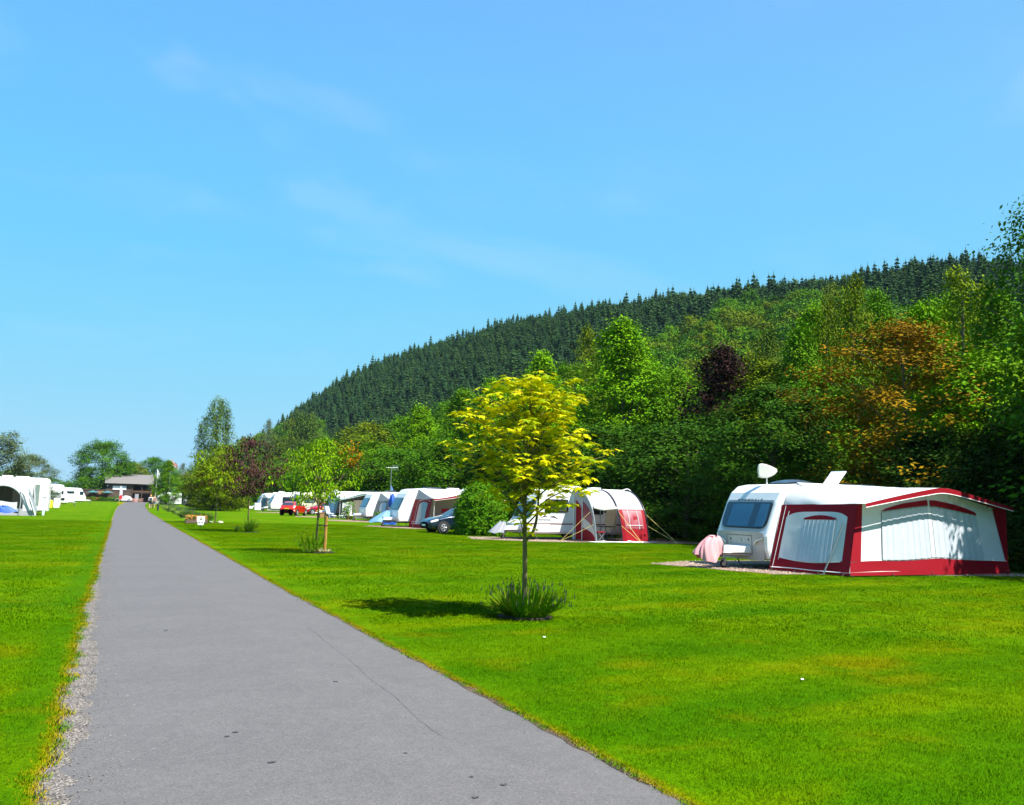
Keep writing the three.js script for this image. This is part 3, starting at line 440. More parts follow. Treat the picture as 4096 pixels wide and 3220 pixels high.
{
  const geos = [1, 2, 3].map((s) => coniferGeo(s * 91)), needle = [...[[0.026, 0.068, 0.018], [0.034, 0.078, 0.017], [0.022, 0.058, 0.018]].map((c) => mat(c, 0.9, { phys: true, specularIntensity: 0.15, vertexColors: true }))];
  const q = rng(5), con = [[], [], []], bro = [[], [], []], ridgeTrees = [];
  for (let x = 20; x < 430; x += 3.05) for (let z = -540; z < -60; z += 3.05) {
    const px = x + (q() - 0.5) * 3.4, pz = z + (q() - 0.5) * 3.4, h = hillAt(px, pz); if (h.t < 0.02 || h.t > 1.05 || h.az < 6.5 || h.az > 62) continue;
    const leafy = h.t < 0.2 + 0.3 * fbm(px * 0.012, pz * 0.012, 3) + 0.3 * Math.exp(-(((h.az - 42) / 8) ** 2)) + (h.t > 0.96 && h.az > 36 && h.az < 46 ? 1 : 0) + (h.az < 13 ? (13 - h.az) * 0.12 : 0);
    if (leafy) { if (q() < 0.3) bro[Math.floor(q() * 3)].push({ p: [px, h.y - 0.3, pz], r: [0, q() * 6.28, 0], s: [0.95 + 0.4 * q(), 0.95 + 0.5 * q(), 0.95 + 0.4 * q()].map((v) => v * (h.t > 0.9 ? 0.72 : 0.95)) }); continue; }
    const s = 0.56 + 0.24 * q() + 0.22 * fbm(px * 0.03, pz * 0.03, 2), e = { p: [px, h.y - 0.2, pz], r: [(q() - 0.5) * 0.06, q() * 6.28, (q() - 0.5) * 0.06], s: [s, s * (0.6 + 0.24 * q() + 0.42 * q() ** 6), s] };
    if (h.t > 0.988 && h.t < 1.02) ridgeTrees.push(e); else con[Math.floor(q() * 3)].push(e);
  }
  const forest = new THREE.Group(); forest.name = 'conifer_forest'; scene.add(forest); forest.userData = { kind: 'stuff', label: 'dense dark green conifer plantation covering the hillside', category: 'forest' };
  con.forEach((l, i) => instances('conifers', geos[i], needle[i], l, null, null, forest));
  const bf = new THREE.Group(); bf.name = 'broadleaf_wood'; scene.add(bf); bf.userData = { kind: 'stuff', label: 'rounded broadleaf wood on the lower hill slope', category: 'forest' };
  bro.forEach((l, i) => instances('broadleaves', KIND.broad.crown, [L.mid, L.deep, L.olive][i], l, null, null, bf));
  ridgeTrees.slice(0, 300).forEach((e, i) => { const m = part('conifer_tree', geos[i % 3], needle[i % 3]); m.position.set(...e.p); m.rotation.set(...e.r); m.scale.set(...e.s); tag(m, 'dark conifer standing on the hill crest against the sky', 'tree', 'conifers along the crest'); });
  console.log('conifers', con.map((l) => l.length), 'broad', bro.map((l) => l.length), 'ridge', ridgeTrees.length);
}

// ---------------------------------------------------------------- young trees on the lawn
const at = (o, x, y, z) => { o.position.set(x, y, z); return o; };
{ // golden maple
  const t = thing('golden_maple', 'young maple with bright yellow leaves growing out of a lavender clump', 'tree', [5.74, 0, -11.6]), q = rng(21), gs = [], clusters = [];
  const stem = [V(0, -0.05, 0), V(0.01, 0.6, 0), V(-0.015, 1.25, 0.01), V(-0.02, 1.9, 0), V(0.03, 2.7, 0.02), V(0.06, 3.5, 0)]; gs.push(taperTube(stem, 0.045, 0.01, 20, 9));
  gs.push(taperTube([V(0.0, 1.12, 0), V(0.1, 1.22, 0.02), V(0.17, 1.45, 0.03), V(0.2, 1.95, 0.04)], 0.026, 0.012, 8, 6));
  gs.push(taperTube([V(-0.01, 1.1, 0), V(-0.07, 1.3, 0.03), V(-0.12, 1.42, 0.05)], 0.014, 0.006, 5, 5));
  const axis = new THREE.CatmullRomCurve3(stem);
  for (let i = 0; i < 38; i++) {
    const u = i / 38, a = i * 2.4 + q() * 0.6, y0 = lerp(1.5, 3.0, u), y1 = lerp(1.75, 3.6, Math.pow(u, 0.9)) + 0.28 * q() ** 2, k = (y1 - 1.6) / 2.05, rad = 1.14 * Math.sqrt(Math.max(0.03, 1 - ((k - 0.46) / 0.6) ** 2)) * (0.6 + 0.58 * q()), b = axis.getPoint(clamp(y0 / 3.5, 0, 1)), e = V(Math.cos(a) * rad, y1, Math.sin(a) * rad), m = b.clone().lerp(e, 0.5).add(V(0, 0.1, 0));
    gs.push(taperTube([b, m, e], 0.016, 0.004, 6, 5));
    const lc = new THREE.CatmullRomCurve3([b, m, e]);
    for (let j = 0; j < 9; j++) { const s = lerp(0.3, 1.02, j / 8), p = lc.getPoint(Math.min(1, s)), w = 0.3 * (1.15 - 0.5 * s); clusters.push(V(p.x + (q() - 0.5) * w * 2, p.y + (q() - 0.25) * 0.2, p.z + (q() - 0.5) * w * 2)); }
  }
  for (let i = 0; i < 10; i++) clusters.push(V(0.06 + (q() - 0.5) * 0.4, 3.35 + 0.4 * q(), (q() - 0.5) * 0.4));
  for (const c of [[-0.12, 1.42, 0.06], [-0.2, 1.5, 0.1], [0.2, 1.62, 0.06], [-0.05, 1.3, 0.08], [0.45, 1.72, 0.1], [-0.42, 1.72, 0.1]]) clusters.push(V(...c));
  const out = [[0, 0], [0.2, -0.06], [0.5, 0.1], [0.38, 0.3], [0.56, 0.56], [0.25, 0.54], [0, 1], [-0.25, 0.54], [-0.56, 0.56], [-0.38, 0.3], [-0.5, 0.1], [-0.2, -0.06]];
  const lp = [], bend = (x, y) => [x, -0.35 * (x * x + (y - 0.3) ** 2), y]; out.forEach((p, i) => { const n = out[(i + 1) % out.length]; lp.push(...bend(0, 0.34), ...bend(...n), ...bend(...p)); });
  const lg = new THREE.BufferGeometry(); lg.setAttribute('position', new THREE.Float32BufferAttribute(lp, 3)); lg.computeVertexNormals();
  const tones = [[0.66, 0.6, 0.002], [0.58, 0.57, 0.002], [0.42, 0.5, 0.002], [0.28, 0.4, 0.002], [0.64, 0.43, 0.003]], leaves = [], d = new THREE.Object3D();
  clusters.forEach((c) => { const n = 5 + Math.floor(4 * q()), h0 = q(); for (let i = 0; i < n; i++) { const a = q() * 6.283, r = 0.16 * Math.sqrt(q()), r5 = q() * 0.7 + h0 * 0.3; leaves.push({ p: V(c.x + Math.cos(a) * r, c.y + (q() - 0.5) * 0.09 - r * 0.15, c.z + Math.sin(a) * r), e: [0.35 * (q() - 0.3) + 0.25, -a + Math.PI / 2, 0.4 * (q() - 0.5)], s: 0.09 + 0.06 * q(), k: r5 < 0.34 ? 0 : r5 < 0.6 ? 1 : r5 < 0.78 ? 2 : r5 < 0.93 ? 3 : 4 }); } });
  const key = (l) => l.p.x * -0.44 + l.p.z * 0.9 + 0.25 * l.p.y + 0.3 * Math.hypot(l.p.x, l.p.z); leaves.sort((a, b) => key(b) - key(a));
  const mk = (c) => mat(c, 0.55, { phys: true, transmission: 0.5, thickness: 0, specularIntensity: 0.06 }), singles = tones.map(mk);
  const pos = [], nor = [], col = [];
  leaves.slice(300).forEach((l) => { d.position.copy(l.p); d.rotation.set(...l.e, 'YXZ'); d.scale.setScalar(l.s); d.updateMatrix(); const g = lg.clone().applyMatrix4(d.matrix), k = 0.85 + 0.3 * q(); pos.push(...g.attributes.position.array); nor.push(...g.attributes.normal.array); for (let i = 0; i < g.attributes.position.count; i++) col.push(...tones[l.k].map((v) => v * k)); });
  const cg = new THREE.BufferGeometry(); cg.setAttribute('position', new THREE.Float32BufferAttribute(pos, 3)); cg.setAttribute('normal', new THREE.Float32BufferAttribute(nor, 3)); cg.setAttribute('color', new THREE.Float32BufferAttribute(col, 3));
  part('trunk', M(gs), Mt.barkGreen, t);
  const cr = part('crown', cg, mat(0xffffff, 0.55, { phys: true, vertexColors: true, transmission: 0.5, thickness: 0, specularIntensity: 0.06 }), t); cr.userData.kind = 'stuff';
  leaves.slice(0, 300).forEach((l) => { const m = part('leaf', lg, singles[l.k], cr); m.position.copy(l.p); m.rotation.set(...l.e, 'YXZ'); m.scale.setScalar(l.s); });
  console.log('maple leaves', leaves.length);
}
// lavender: a dome of thin arching stems with flower spikes
function lavender(seed, r, h, n) {
  const q = rng(seed), pos = [], col = [];
  for (let i = 0; i < n; i++) {
    const a = q() * 6.283, b = r * 0.45 * Math.sqrt(q()), o = r * (0.35 + 0.75 * q()), y = h * (0.45 + 0.65 * q()) * (1 - 0.25 * (o / r) ** 2), x0 = Math.cos(a) * b, z0 = Math.sin(a) * b, x1 = Math.cos(a) * lerp(b, o, 0.55), z1 = Math.sin(a) * lerp(b, o, 0.55), x2 = Math.cos(a) * o, z2 = Math.sin(a) * o, w = 0.006 + 0.007 * q(), wx = -Math.sin(a + q()) * w, wz = Math.cos(a + q()) * w, c = q() < 0.8 ? [0.07 + 0.03 * q(), 0.17 + 0.05 * q(), 0.004] : [0.17, 0.22, 0.008];
    pos.push(x0 - wx, 0, z0 - wz, x0 + wx, 0, z0 + wz, x1, y * 0.62, z1, x1 - wx * 1.4, y * 0.5, z1 - wz * 1.4, x1 + wx * 1.4, y * 0.5, z1 + wz * 1.4, x2, y, z2); for (let k = 0; k < 6; k++) col.push(...c);
    for (let k = 0; k < 2; k++) { const t = q(), fx = lerp(x0, x1, t), fz = lerp(z0, z1, t), fy = y * 0.6 * t, fa = q() * 6.283, l = 0.05 + 0.05 * q(); pos.push(fx - wx, fy, fz - wz, fx + wx, fy, fz + wz, fx + Math.cos(fa) * l, fy + l, fz + Math.sin(fa) * l); for (let m = 0; m < 3; m++) col.push(...c); }
    if (q() < 0.16) { const s = 0.011; pos.push(x2 - s, y - 0.03, z2, x2 + s, y - 0.03, z2, x2, y + 0.055, z2, x2, y - 0.03, z2 - s, x2, y - 0.03, z2 + s, x2, y + 0.05, z2); for (let k = 0; k < 6; k++) col.push(0.07, 0.06, 0.07); }
  }
  const g = new THREE.BufferGeometry(); g.setAttribute('position', new THREE.Float32BufferAttribute(pos, 3)); g.setAttribute('color', new THREE.Float32BufferAttribute(col, 3)); g.computeVertexNormals(); return g;
}
const stemMat = mat(0xffffff, 0.9, { phys: true, specularIntensity: 0.05, vertexColors: true });
function bushThing(name, label, cat, geo, m, [x, z], s, group, soilR) {
  const t = thing(name, label, cat, [x, 0, z], x + z, group), f = part('foliage', geo, m, t); f.scale.set(...s); f.userData.kind = 'stuff';
  if (soilR) { const p = []; for (let k = 0; k < 26; k++) { const a = k / 26 * 6.283, d = soilR * (0.85 + 0.3 * hash2(k, Math.floor(x * 10))); p.push([Math.cos(a) * d, Math.sin(a) * d]); } part('soil_ring', plate(poly(p), 0.02).rotateX(-Math.PI / 2).translate(0, 0.006, 0), mat([0.12, 0.085, 0.05], 0.95, { map: T.gravel }), t); }
  return t;
}
bushThing('lavender_clump', 'thin green lavender clump with dark spikes around the golden maple stem', 'shrub', lavender(3, 0.7, 0.54, 800), stemMat, [5.74, -11.5], [0.95, 1, 0.95], undefined, 0.4);

// small standard trees: stem, limbs and hanging leaves
function sapling(name, label, [x, z], { h, y0, w, stem, clumps, per, leaf, m, bark, seed, shape = 'round', accent, goblet, clump = 0.2, aspect = 0.4 }) {
  const t = thing(name, label, 'tree', [x, 0, z]), c = crown({ seed, shape, y0, y1: h, r: w / 2, clumps, per, clump, leaf, aspect, droop: 0.8, up: 0.4, lobes: 0.45, shell: 0.3, tint: 0.25, hue: 0.15 }), q = rng(seed), gs = [];
  gs.push(taperTube([V(0, -0.1, 0), V(0.01, y0 * 0.5, 0), V(0.02, y0, 0.01), V(0.03, h * (goblet ? 0.62 : 0.85), 0)], stem, stem * 0.35, 12, 7));
  if (goblet) for (const [dx, dy, dz] of goblet) gs.push(taperTube([V(0.02, y0 * 0.92, 0), V(dx * 0.45, y0 + dy * 0.42, dz * 0.45), V(dx, y0 + dy, dz)], stem * 0.62, 0.008, 8, 6));
  for (let i = 0; i < 14; i++) { const e = c.cs[Math.floor(q() * c.cs.length)], b = V(0.02, lerp(y0, Math.max(y0, e.y - 0.3), 0.6), 0); gs.push(taperTube([b, b.clone().lerp(e, 0.5).add(V(0, 0.06, 0)), e], stem * 0.3, 0.004, 5, 4)); }
  part('trunk', M(gs), bark, t);
  const cr = part('crown', c.geo, m, t); cr.userData.kind = 'stuff';
  if (accent) { const a = crown({ seed: seed + 5, shape: 'round', y0: 0, y1: accent.h, r: accent.r, clumps: accent.n, per: 26, clump, leaf, aspect, droop: 0.8, up: 0.4, lobes: 0.4, shell: 0.2 }); const g = part('orange_shoots', a.geo, accent.m, t, 'orange tipped young shoots'); at(g, ...accent.at); g.userData.kind = 'stuff'; }
  return t;
}
sapling('staked_tree', 'slim young tree with green and orange leaves tied to a yellow stake', [6.02, -27.1], { h: 3.45, y0: 1.6, w: 2.6, stem: 0.05, clumps: 150, per: 28, leaf: 0.105, m: leafMat([0.15, 0.27, 0.002]), bark: Mt.barkGreen, seed: 31, clump: 0.19, aspect: 0.36, goblet: [[-0.75, 1.2, 0.15], [-0.3, 1.5, 0.1], [1.05, 1.25, 0.2], [0.35, 1.4, -0.2], [0.75, 0.9, 0.3]], accent: { m: leafMat([0.3, 0.14, 0.004]), h: 0.7, r: 0.5, n: 14, at: [0.95, 2.75, 0.1] } });
{
  const s = thing('tree_stake', 'stout round yellow brown post supporting the slim young tree', 'stake', [6.31, 0, -27.15]);
  part('post', M(cyl(0.058, 0.056, 1.12, 0, 0, 0, 14), cyl(0.056, 0.04, 0.015, 0, 1.12, 0, 14)), Mt.stake, s);
  part('tie', M(new THREE.TorusGeometry(0.063, 0.014, 6, 16).rotateX(Math.PI / 2).translate(0, 0.86, 0), box(0.22, 0.035, 0.02, -0.17, 0.86, 0.03)), Mt.dark, s);
  const q = rng(8), fl = []; for (let i = 0; i < 260; i++) { const a = q() * 6.283, r = 0.42 * Math.sqrt(q()); fl.push({ c: V(Math.cos(a) * r, 0.04 + 0.12 * q() * (1 - r), Math.sin(a) * r), n: V(q() - 0.5, 1, q() - 0.5).normalize(), d: V(q() - 0.5, 0, q() - 0.5), l: 0.06, w: 0.045, t: q() < 0.28 ? [0.5, 0.28, 0.08] : q() < 0.3 ? [0.5, 0.42, 0.36] : [0.05, 0.13, 0.01] }); }
  bushThing('flower_ring', 'low ring of orange flowers and soil around the stake foot', 'flowers', leafMesh(fl), mat(0xffffff, 0.8, { vertexColors: true }), [6.1, -27.05], [1.1, 1, 1], undefined, 0.45);
  bushThing('lavender_clump', 'sparse grey green wisps of lavender beside the staked tree', 'shrub', lavender(5, 0.55, 0.75, 120), stemMat, [5.8, -26.9], [1, 1, 1]);
}
sapling('plum_sapling', 'young purple leaved tree on a thin stem above a small green bush', [6.25, -43.6], { h: 4.5, y0: 1.85, w: 3.1, stem: 0.045, clumps: 130, per: 34, leaf: 0.12, m: leafMat([0.07, 0.028, 0.028]), bark: Mt.barkGreen, seed: 41, clump: 0.3, aspect: 0.5 });
bushThing('lavender_clump', 'dark green tuft at the foot of the purple leaved tree', 'shrub', lavender(7, 0.6, 0.75, 420), stemMat, [6.35, -43.3], [0.75, 1, 0.75], undefined, 0.4);
bushThing('lavender_clump', 'tiny green tuft left over beside the purple tree bush', 'shrub', lavender(9, 0.3, 0.4, 120), stemMat, [5.75, -43.4], [0.8, 1, 0.8]);
sapling('lime_sapling', 'young yellow green tree on a thin leaning stem with stones at its foot', [6.32, -58.3], { h: 5.0, y0: 2.0, w: 3.4, stem: 0.05, clumps: 120, per: 34, leaf: 0.14, m: L.lime, bark: Mt.barkGreen, seed: 51, clump: 0.28, aspect: 0.5, accent: { m: L.copper, h: 0.9, r: 0.6, n: 8, at: [-1.0, 2.2, 0.2] } });
for (const [x, z, s] of [[6.05, -58.1, 1], [6.6, -58.0, 1.3], [6.7, -58.2, 0.9]]) { const g = new THREE.IcosahedronGeometry(0.11 * s, 1).scale(1.2, 0.7, 1), m = part('edging_stone', g, mat([0.5, 0.45, 0.38], 0.9)); at(m, x, 0.05, z); tag(m, 'pale stone lying at the foot of the lime sapling', 'stone', 'stones at the lime sapling'); }
// clipped round bush by the blue car, with its own fine leaves
{
  const c = crown({ seed: 61, shape: 'bush', y0: 0.05, y1: 2.62, r: 1.42, clumps: 520, per: 44, clump: 0.2, leaf: 0.1, aspect: 0.6, shell: 0.75, lobes: 0.05, tint: 0.16, flat: 1 });
  const c2 = crown({ seed: 62, shape: 'round', y0: 0.1, y1: 2.66, r: 1.36, clumps: 420, per: 40, clump: 0.18, leaf: 0.1, aspect: 0.6, shell: 0.8, lobes: 0.05, tint: 0.16, flat: 1 });
  const t = thing('clipped_bush', 'clipped round green bush hiding the back of the blue car', 'bush', [18.3, 0, -42.5]); const f = part('foliage', mergeGeometries([c.geo, c2.geo]), leafMat([0.085, 0.22, 0.004]), t); f.userData.kind = 'stuff';
  part('stem', M(cyl(0.09, 0.05, 1.6), bar(V(0, 0.4, 0), V(0.6, 1.6, 0.2), 0.05, 0.02), bar(V(0, 0.4, 0), V(-0.6, 1.5, -0.2), 0.05, 0.02)), Mt.bark, t);
}
// lavender planters and low domes along the lane
const lavG = lavender(13, 0.75, 0.75, 700), lavM = mat([1.15, 1.0, 1.6], 0.85, { vertexColors: true });
[['grey purple lavender dome growing behind the orange flower planter', 5.35, -58.4, 1.4], ['second lavender dome beyond the flower planter', 5.6, -72, 1.3], ['third lavender dome along the lane', 6.0, -86, 1.3], ['fourth lavender dome along the lane', 6.2, -99, 1.3], ['last lavender dome before the far motorhome', 6.6, -112, 1.3]].forEach(([l, x, z, s]) => bushThing('lavender_dome', l, 'shrub', lavG, lavM, [x, z], [s, 1, s], 'lavender domes along the lane'));
{
  const t = thing('flower_planter', 'low wooden planter full of orange flowers beside the speed sign', 'planter', [5.0, 0, -56.6]);
  for (const s of [-1, 1]) { part('plank', box(1.3, 0.22, 0.04, 0, 0.14, s * 0.3), mat([0.12,0.08,0.05],0.9), t); part('plank', box(0.04, 0.22, 0.56, s * 0.63, 0.14, 0), mat([0.12,0.08,0.05],0.9), t); }
  part('soil', box(1.2, 0.2, 0.54, 0, 0.12, 0), Mt.dark, t);
  const q = rng(9), fl = []; for (let i = 0; i < 420; i++) fl.push({ c: V((q() - 0.5) * 1.25, 0.26 + 0.26 * q(), (q() - 0.5) * 0.55), n: V(q() - 0.5, 1, q() - 0.2).normalize(), d: V(q() - 0.5, 0.3, q() - 0.5), l: 0.085, w: 0.07, t: q() < 0.6 ? [0.5, 0.17, 0.01] : [0.06, 0.13, 0.01] });
  part('flowers', leafMesh(fl), mat(0xffffff, 0.8, { vertexColors: true }), t).userData.kind = 'stuff';
}
{ // speed sign
  const cv = document.createElement('canvas'); cv.width = 256; cv.height = 256; const c = cv.getContext('2d');
  c.fillStyle = '#f4f4f0'; c.fillRect(0, 0, 256, 256); c.fillStyle = '#151515'; c.beginPath(); c.arc(128, 112, 74, 0, 7); c.fill(); c.fillStyle = '#f4f4f0'; c.fillRect(70, 96, 116, 30);
  const tx = new THREE.CanvasTexture(cv); tx.colorSpace = THREE.SRGBColorSpace;
  const t = thing('speed_sign', 'small white sign plate with a black disc on a short stub post', 'sign', [4.62, 0, -49.6], R(-3));
  part('stub_post', box(0.05, 0.22, 0.05, 0, 0.11, -0.03), Mt.dark, t);
  part('plate', plate(rrShape(0.42, 0.3, 0.04, 0, 0.45), 0.02), Mt.plateWhite, t);
  part('face', new THREE.PlaneGeometry(0.3, 0.27).translate(0, 0.45, 0.024), mat(0xffffff, 0.5, { map: tx }), t, 'black disc with a white bar');
  part('lower_plate', plate(rrShape(0.32, 0.18, 0.03, 0, 0.22), 0.02).translate(0, 0, 0.002), Mt.plateWhite, t);
  for (const s of [-1, 1]) part('symbol', box(0.08, 0.055, 0.008, s * 0.075, 0.25, 0.027), Mt.dark, t);
  const b = thing('bollard_light', 'short dark bollard standing at the lane edge', 'bollard', [5.0, 0, -104]); part('post', cyl(0.1, 0.1, 0.62), Mt.dark, b); part('cap', cyl(0.13, 0.08, 0.12, 0, 0.62), Mt.dark, b);
}

// ---------------------------------------------------------------- touring caravans (front at local x = 0, facing -x)
const font = await new FontLoader().loadAsync('fonts/droid/droid_sans_bold.typeface.json');
const wheelG = {
  tyre: new THREE.TorusGeometry(0.24, 0.085, 12, 28).scale(1, 1, 1.1), rim: M(cylZ(0.2, 0.1, 0, 0, 0), cylZ(0.05, 0.14, 0, 0, 0, 10)),
};
function wheel(parent, x, y, z, r = 0.32, rimMat = Mt.alloy, spokes = 0) {
  const w = part('wheel', cylZ(0.165, 0.16, 0, 0, 0, 20), Mt.dark, parent); at(w, x, y, z); w.scale.setScalar(r / 0.325);
  part('tyre', wheelG.tyre, Mt.rubber, w);
  if (spokes) { const out = z > 0 ? 1 : -1, gs = [cylZ(0.05, 0.03, 0, 0, out * 0.085, 12), new THREE.TorusGeometry(0.19, 0.014, 6, 24).translate(0, 0, out * 0.08)]; for (let i = 0; i < spokes; i++) for (const d of [-0.13, 0.13]) { const a = i / spokes * 6.283 + d; gs.push(bar(V(Math.cos(a) * 0.04, Math.sin(a) * 0.04, out * 0.085), V(Math.cos(a) * 0.19, Math.sin(a) * 0.19, out * 0.08), 0.016, 0.016, 5)); } part('rim', M(gs), rimMat, w); } else part('rim', wheelG.rim, rimMat, w);
  return w;
}
// basis on the sloping front between two profile points: x to +z, y up the slope, z outwards
function frontBasis([x0, y0], [x1, y1], s = 0.5, off = 0) {
  const l = Math.hypot(x1 - x0, y1 - y0), sx = (x1 - x0) / l, sy = (y1 - y0) / l;
  return new THREE.Matrix4().makeBasis(V(0, 0, 1), V(sx, sy, 0), V(-sy, sx, 0)).setPosition(lerp(x0, x1, s) - sy * off, lerp(y0, y1, s) + sx * off, 0);
}
function windowOn(parent, basis, w, h, r, o = {}) {   // frame > blind, pane
  const f = part('window', plate(rrShape(w, h, r), 0.022, 0.006).applyMatrix4(basis), o.frame ?? Mt.frame, parent), i = 0.05;
  const inner = Array.isArray(r) ? r.map((q) => Math.max(0.02, q - 0.03)) : Math.max(0.02, r - 0.03), up = new THREE.Matrix4().makeTranslation(0, 0, 0.026);
  part('blind', plate(rrShape(w - i * 2, h - i * 2, inner), 0.004).applyMatrix4(up).applyMatrix4(basis), o.blind ?? Mt.blindDark, f);
  if (o.strips) for (const [x0, x1] of o.strips) part('curtain', plate(rrShape((x1 - x0) * (w - i * 2), h - i * 2.4, 0.02, ((x0 + x1) / 2 - 0.5) * (w - i * 2), 0), 0.004).applyMatrix4(new THREE.Matrix4().makeTranslation(0, 0, 0.032)).applyMatrix4(basis), o.stripMat ?? Mt.blind, f);
  part('pane', plate(rrShape(w - i, h - i, inner), 0.004).applyMatrix4(new THREE.Matrix4().makeTranslation(0, 0, 0.044)).applyMatrix4(basis), Mt.pane, f);
  return f;
}
const sideBasis = (x, y, z, s = 1) => s > 0 ? new THREE.Matrix4().setPosition(x, y, z) : new THREE.Matrix4().makeRotationY(Math.PI).setPosition(x, y, z);
function caravan(name, label, [x, z], o) {
  const { L: len = 6, W = 2.2, turn = 0, body = Mt.white, prof, fw, side = [], stripe, vents = [], steadies = true, hitch = true, group, lights = true } = o, w2 = W / 2;
  const t = thing(name, label, o.category ?? 'caravan', [x, 0, z], turn, group);
  const H = o.H ?? 2.55, P = prof ?? [[0.1, 0.36], [0.01, 0.6], [0.0, 1.0], [0.07, 1.16], [0.42, 1.95], [0.6, 2.25], [0.85, H - 0.1], [1.25, H - 0.02], [1.8, H], [len - 0.5, H], [len - 0.12, H - 0.12], [len, H - 0.5], [len, 0.36]];
  part('body', plate(poly(P), W - 0.16, 0.08).translate(0, 0, -(W - 0.16) / 2), body, t);
  part('chassis', M(box(len - 0.6, 0.1, W - 0.3, len / 2, 0.32, 0), box(0.1, 0.12, W - 0.2, len * 0.55, 0.26, 0)), Mt.dark, t);
  const k = o.wx ?? len * 0.56;
  for (const s of [-1, 1]) { wheel(t, k, 0.31, s * (w2 - 0.13)); part('wheel_spat', plate(poly([[k - 0.5, 0.4], [k - 0.42, 0.62], [k - 0.2, 0.74], [k + 0.2, 0.74], [k + 0.42, 0.62], [k + 0.5, 0.4]]), 0.02, 0.006).translate(0, 0, s > 0 ? w2 + 0.002 : -w2 - 0.022), Mt.white, t); }
  if (fw) { const [a, b, ww, hh, rr, op] = fw; windowOn(t, frontBasis(P[a], P[b], op?.s ?? 0.5, 0.004), ww, hh, rr, op); }
  for (const s of side) windowOn(t, sideBasis((s[0] + s[1]) / 2, (s[2] + s[3]) / 2, (s[4] ?? 1) * (w2 + 0.002), s[4] ?? 1), s[1] - s[0], s[3] - s[2], 0.08, s[5]);
  if (stripe) for (const [y, hh, m] of stripe) for (const s of [-1, 1]) part('stripe', box(len - 0.45, hh, 0.006, len / 2 + 0.05, y, s * (w2 + 0.003)), m, t);
  vents.forEach(([vx, vz, vw, vl, vh, m]) => { const v = part('roof_vent', rbox(vl, vh, vw, 0.03, vx, H + vh / 2 - 0.004, vz), m ?? Mt.white, t); });
  if (hitch) {
    part('drawbar', M(bar(V(0.3, 0.38, 0.5), V(-0.75, 0.4, 0), 0.04), bar(V(0.3, 0.38, -0.5), V(-0.75, 0.4, 0), 0.04), bar(V(-0.7, 0.4, 0), V(-1.05, 0.43, 0), 0.035)), Mt.steel, t);
    part('drawbar_cover', plate(poly([[-0.75, 0.44], [-0.6, 0.6], [0.06, 0.66], [0.06, 0.44]]), 0.8, 0.04).translate(0, 0, -0.4), Mt.white, t);
    const j = part('jockey_wheel', M(bar(V(-0.72, 0.18, 0.1), V(-0.72, 0.72, 0.1), 0.028, 0.028, 8), box(0.06, 0.2, 0.16, -0.72, 0.18, 0.1)), Mt.steel, t); part('tyre', M(new THREE.TorusGeometry(0.085, 0.035, 8, 18).translate(-0.72, 0.12, 0.1)), Mt.rubber, j); part('hub', cylZ(0.06, 0.06, -0.72, 0.12, 0.1, 14), Mt.lamp, j);
  }
  if (steadies) for (const sx of [0.6, len - 0.6]) for (const s of [-1, 1]) part('corner_steady', M(bar(V(sx, 0.34, s * (w2 - 0.2)), V(sx + 0.18, 0.02, s * (w2 - 0.2)), 0.022), box(0.14, 0.02, 0.12, sx + 0.19, 0.018, s * (w2 - 0.2))), Mt.steel, t);
  if (lights) for (const s of [-1, 1]) part('marker_lamp', rbox(0.03, 0.07, 0.12, 0.012, P[3][0] - 0.05, 0.92, s * (w2 - 0.28)), Mt.lamp, t);
  return Object.assign(t, { P });
}
// awning cloth: bilinear panel f(u, v) with folds, patches laid proud of it
const quad = (a, b, c, d) => (u, v) => V(lerp(lerp(a[0], b[0], u), lerp(d[0], c[0], u), v), lerp(lerp(a[1], b[1], u), lerp(d[1], c[1], u), v), lerp(lerp(a[2], b[2], u), lerp(d[2], c[2], u), v));
function patch(f, u0, u1, lo, hi, off = 0, wr = 0.006, nu = 24, nv = 18, seed = 1, folds = 0) {
  const L0 = typeof lo === 'function' ? lo : () => lo, H0 = typeof hi === 'function' ? hi : () => hi, e = 1e-3;
  return surf((a, b) => { const u = lerp(u0, u1, a), v = lerp(L0(u), H0(u), b), p = f(u, v), n = f(u + e, v).sub(p).cross(f(u, v + e).sub(p)).normalize(); const k = Math.sin(Math.PI * a) * Math.sin(Math.PI * b); return p.addScaledVector(n, off + k * wr * (fbm(u * 5 + seed, v * 4 + seed, 3) - 0.5) * 4 + folds * (Math.sin(a * 46 + 2.5 * fbm(a * 9, seed, 2)) + 0.7 * Math.sin(a * 101 + seed))); }, nu, nv);
}
const line = (f, pts, r = 0.012) => tube(pts.map(([u, v]) => f(u, v)), r, pts.length * 4, 5);

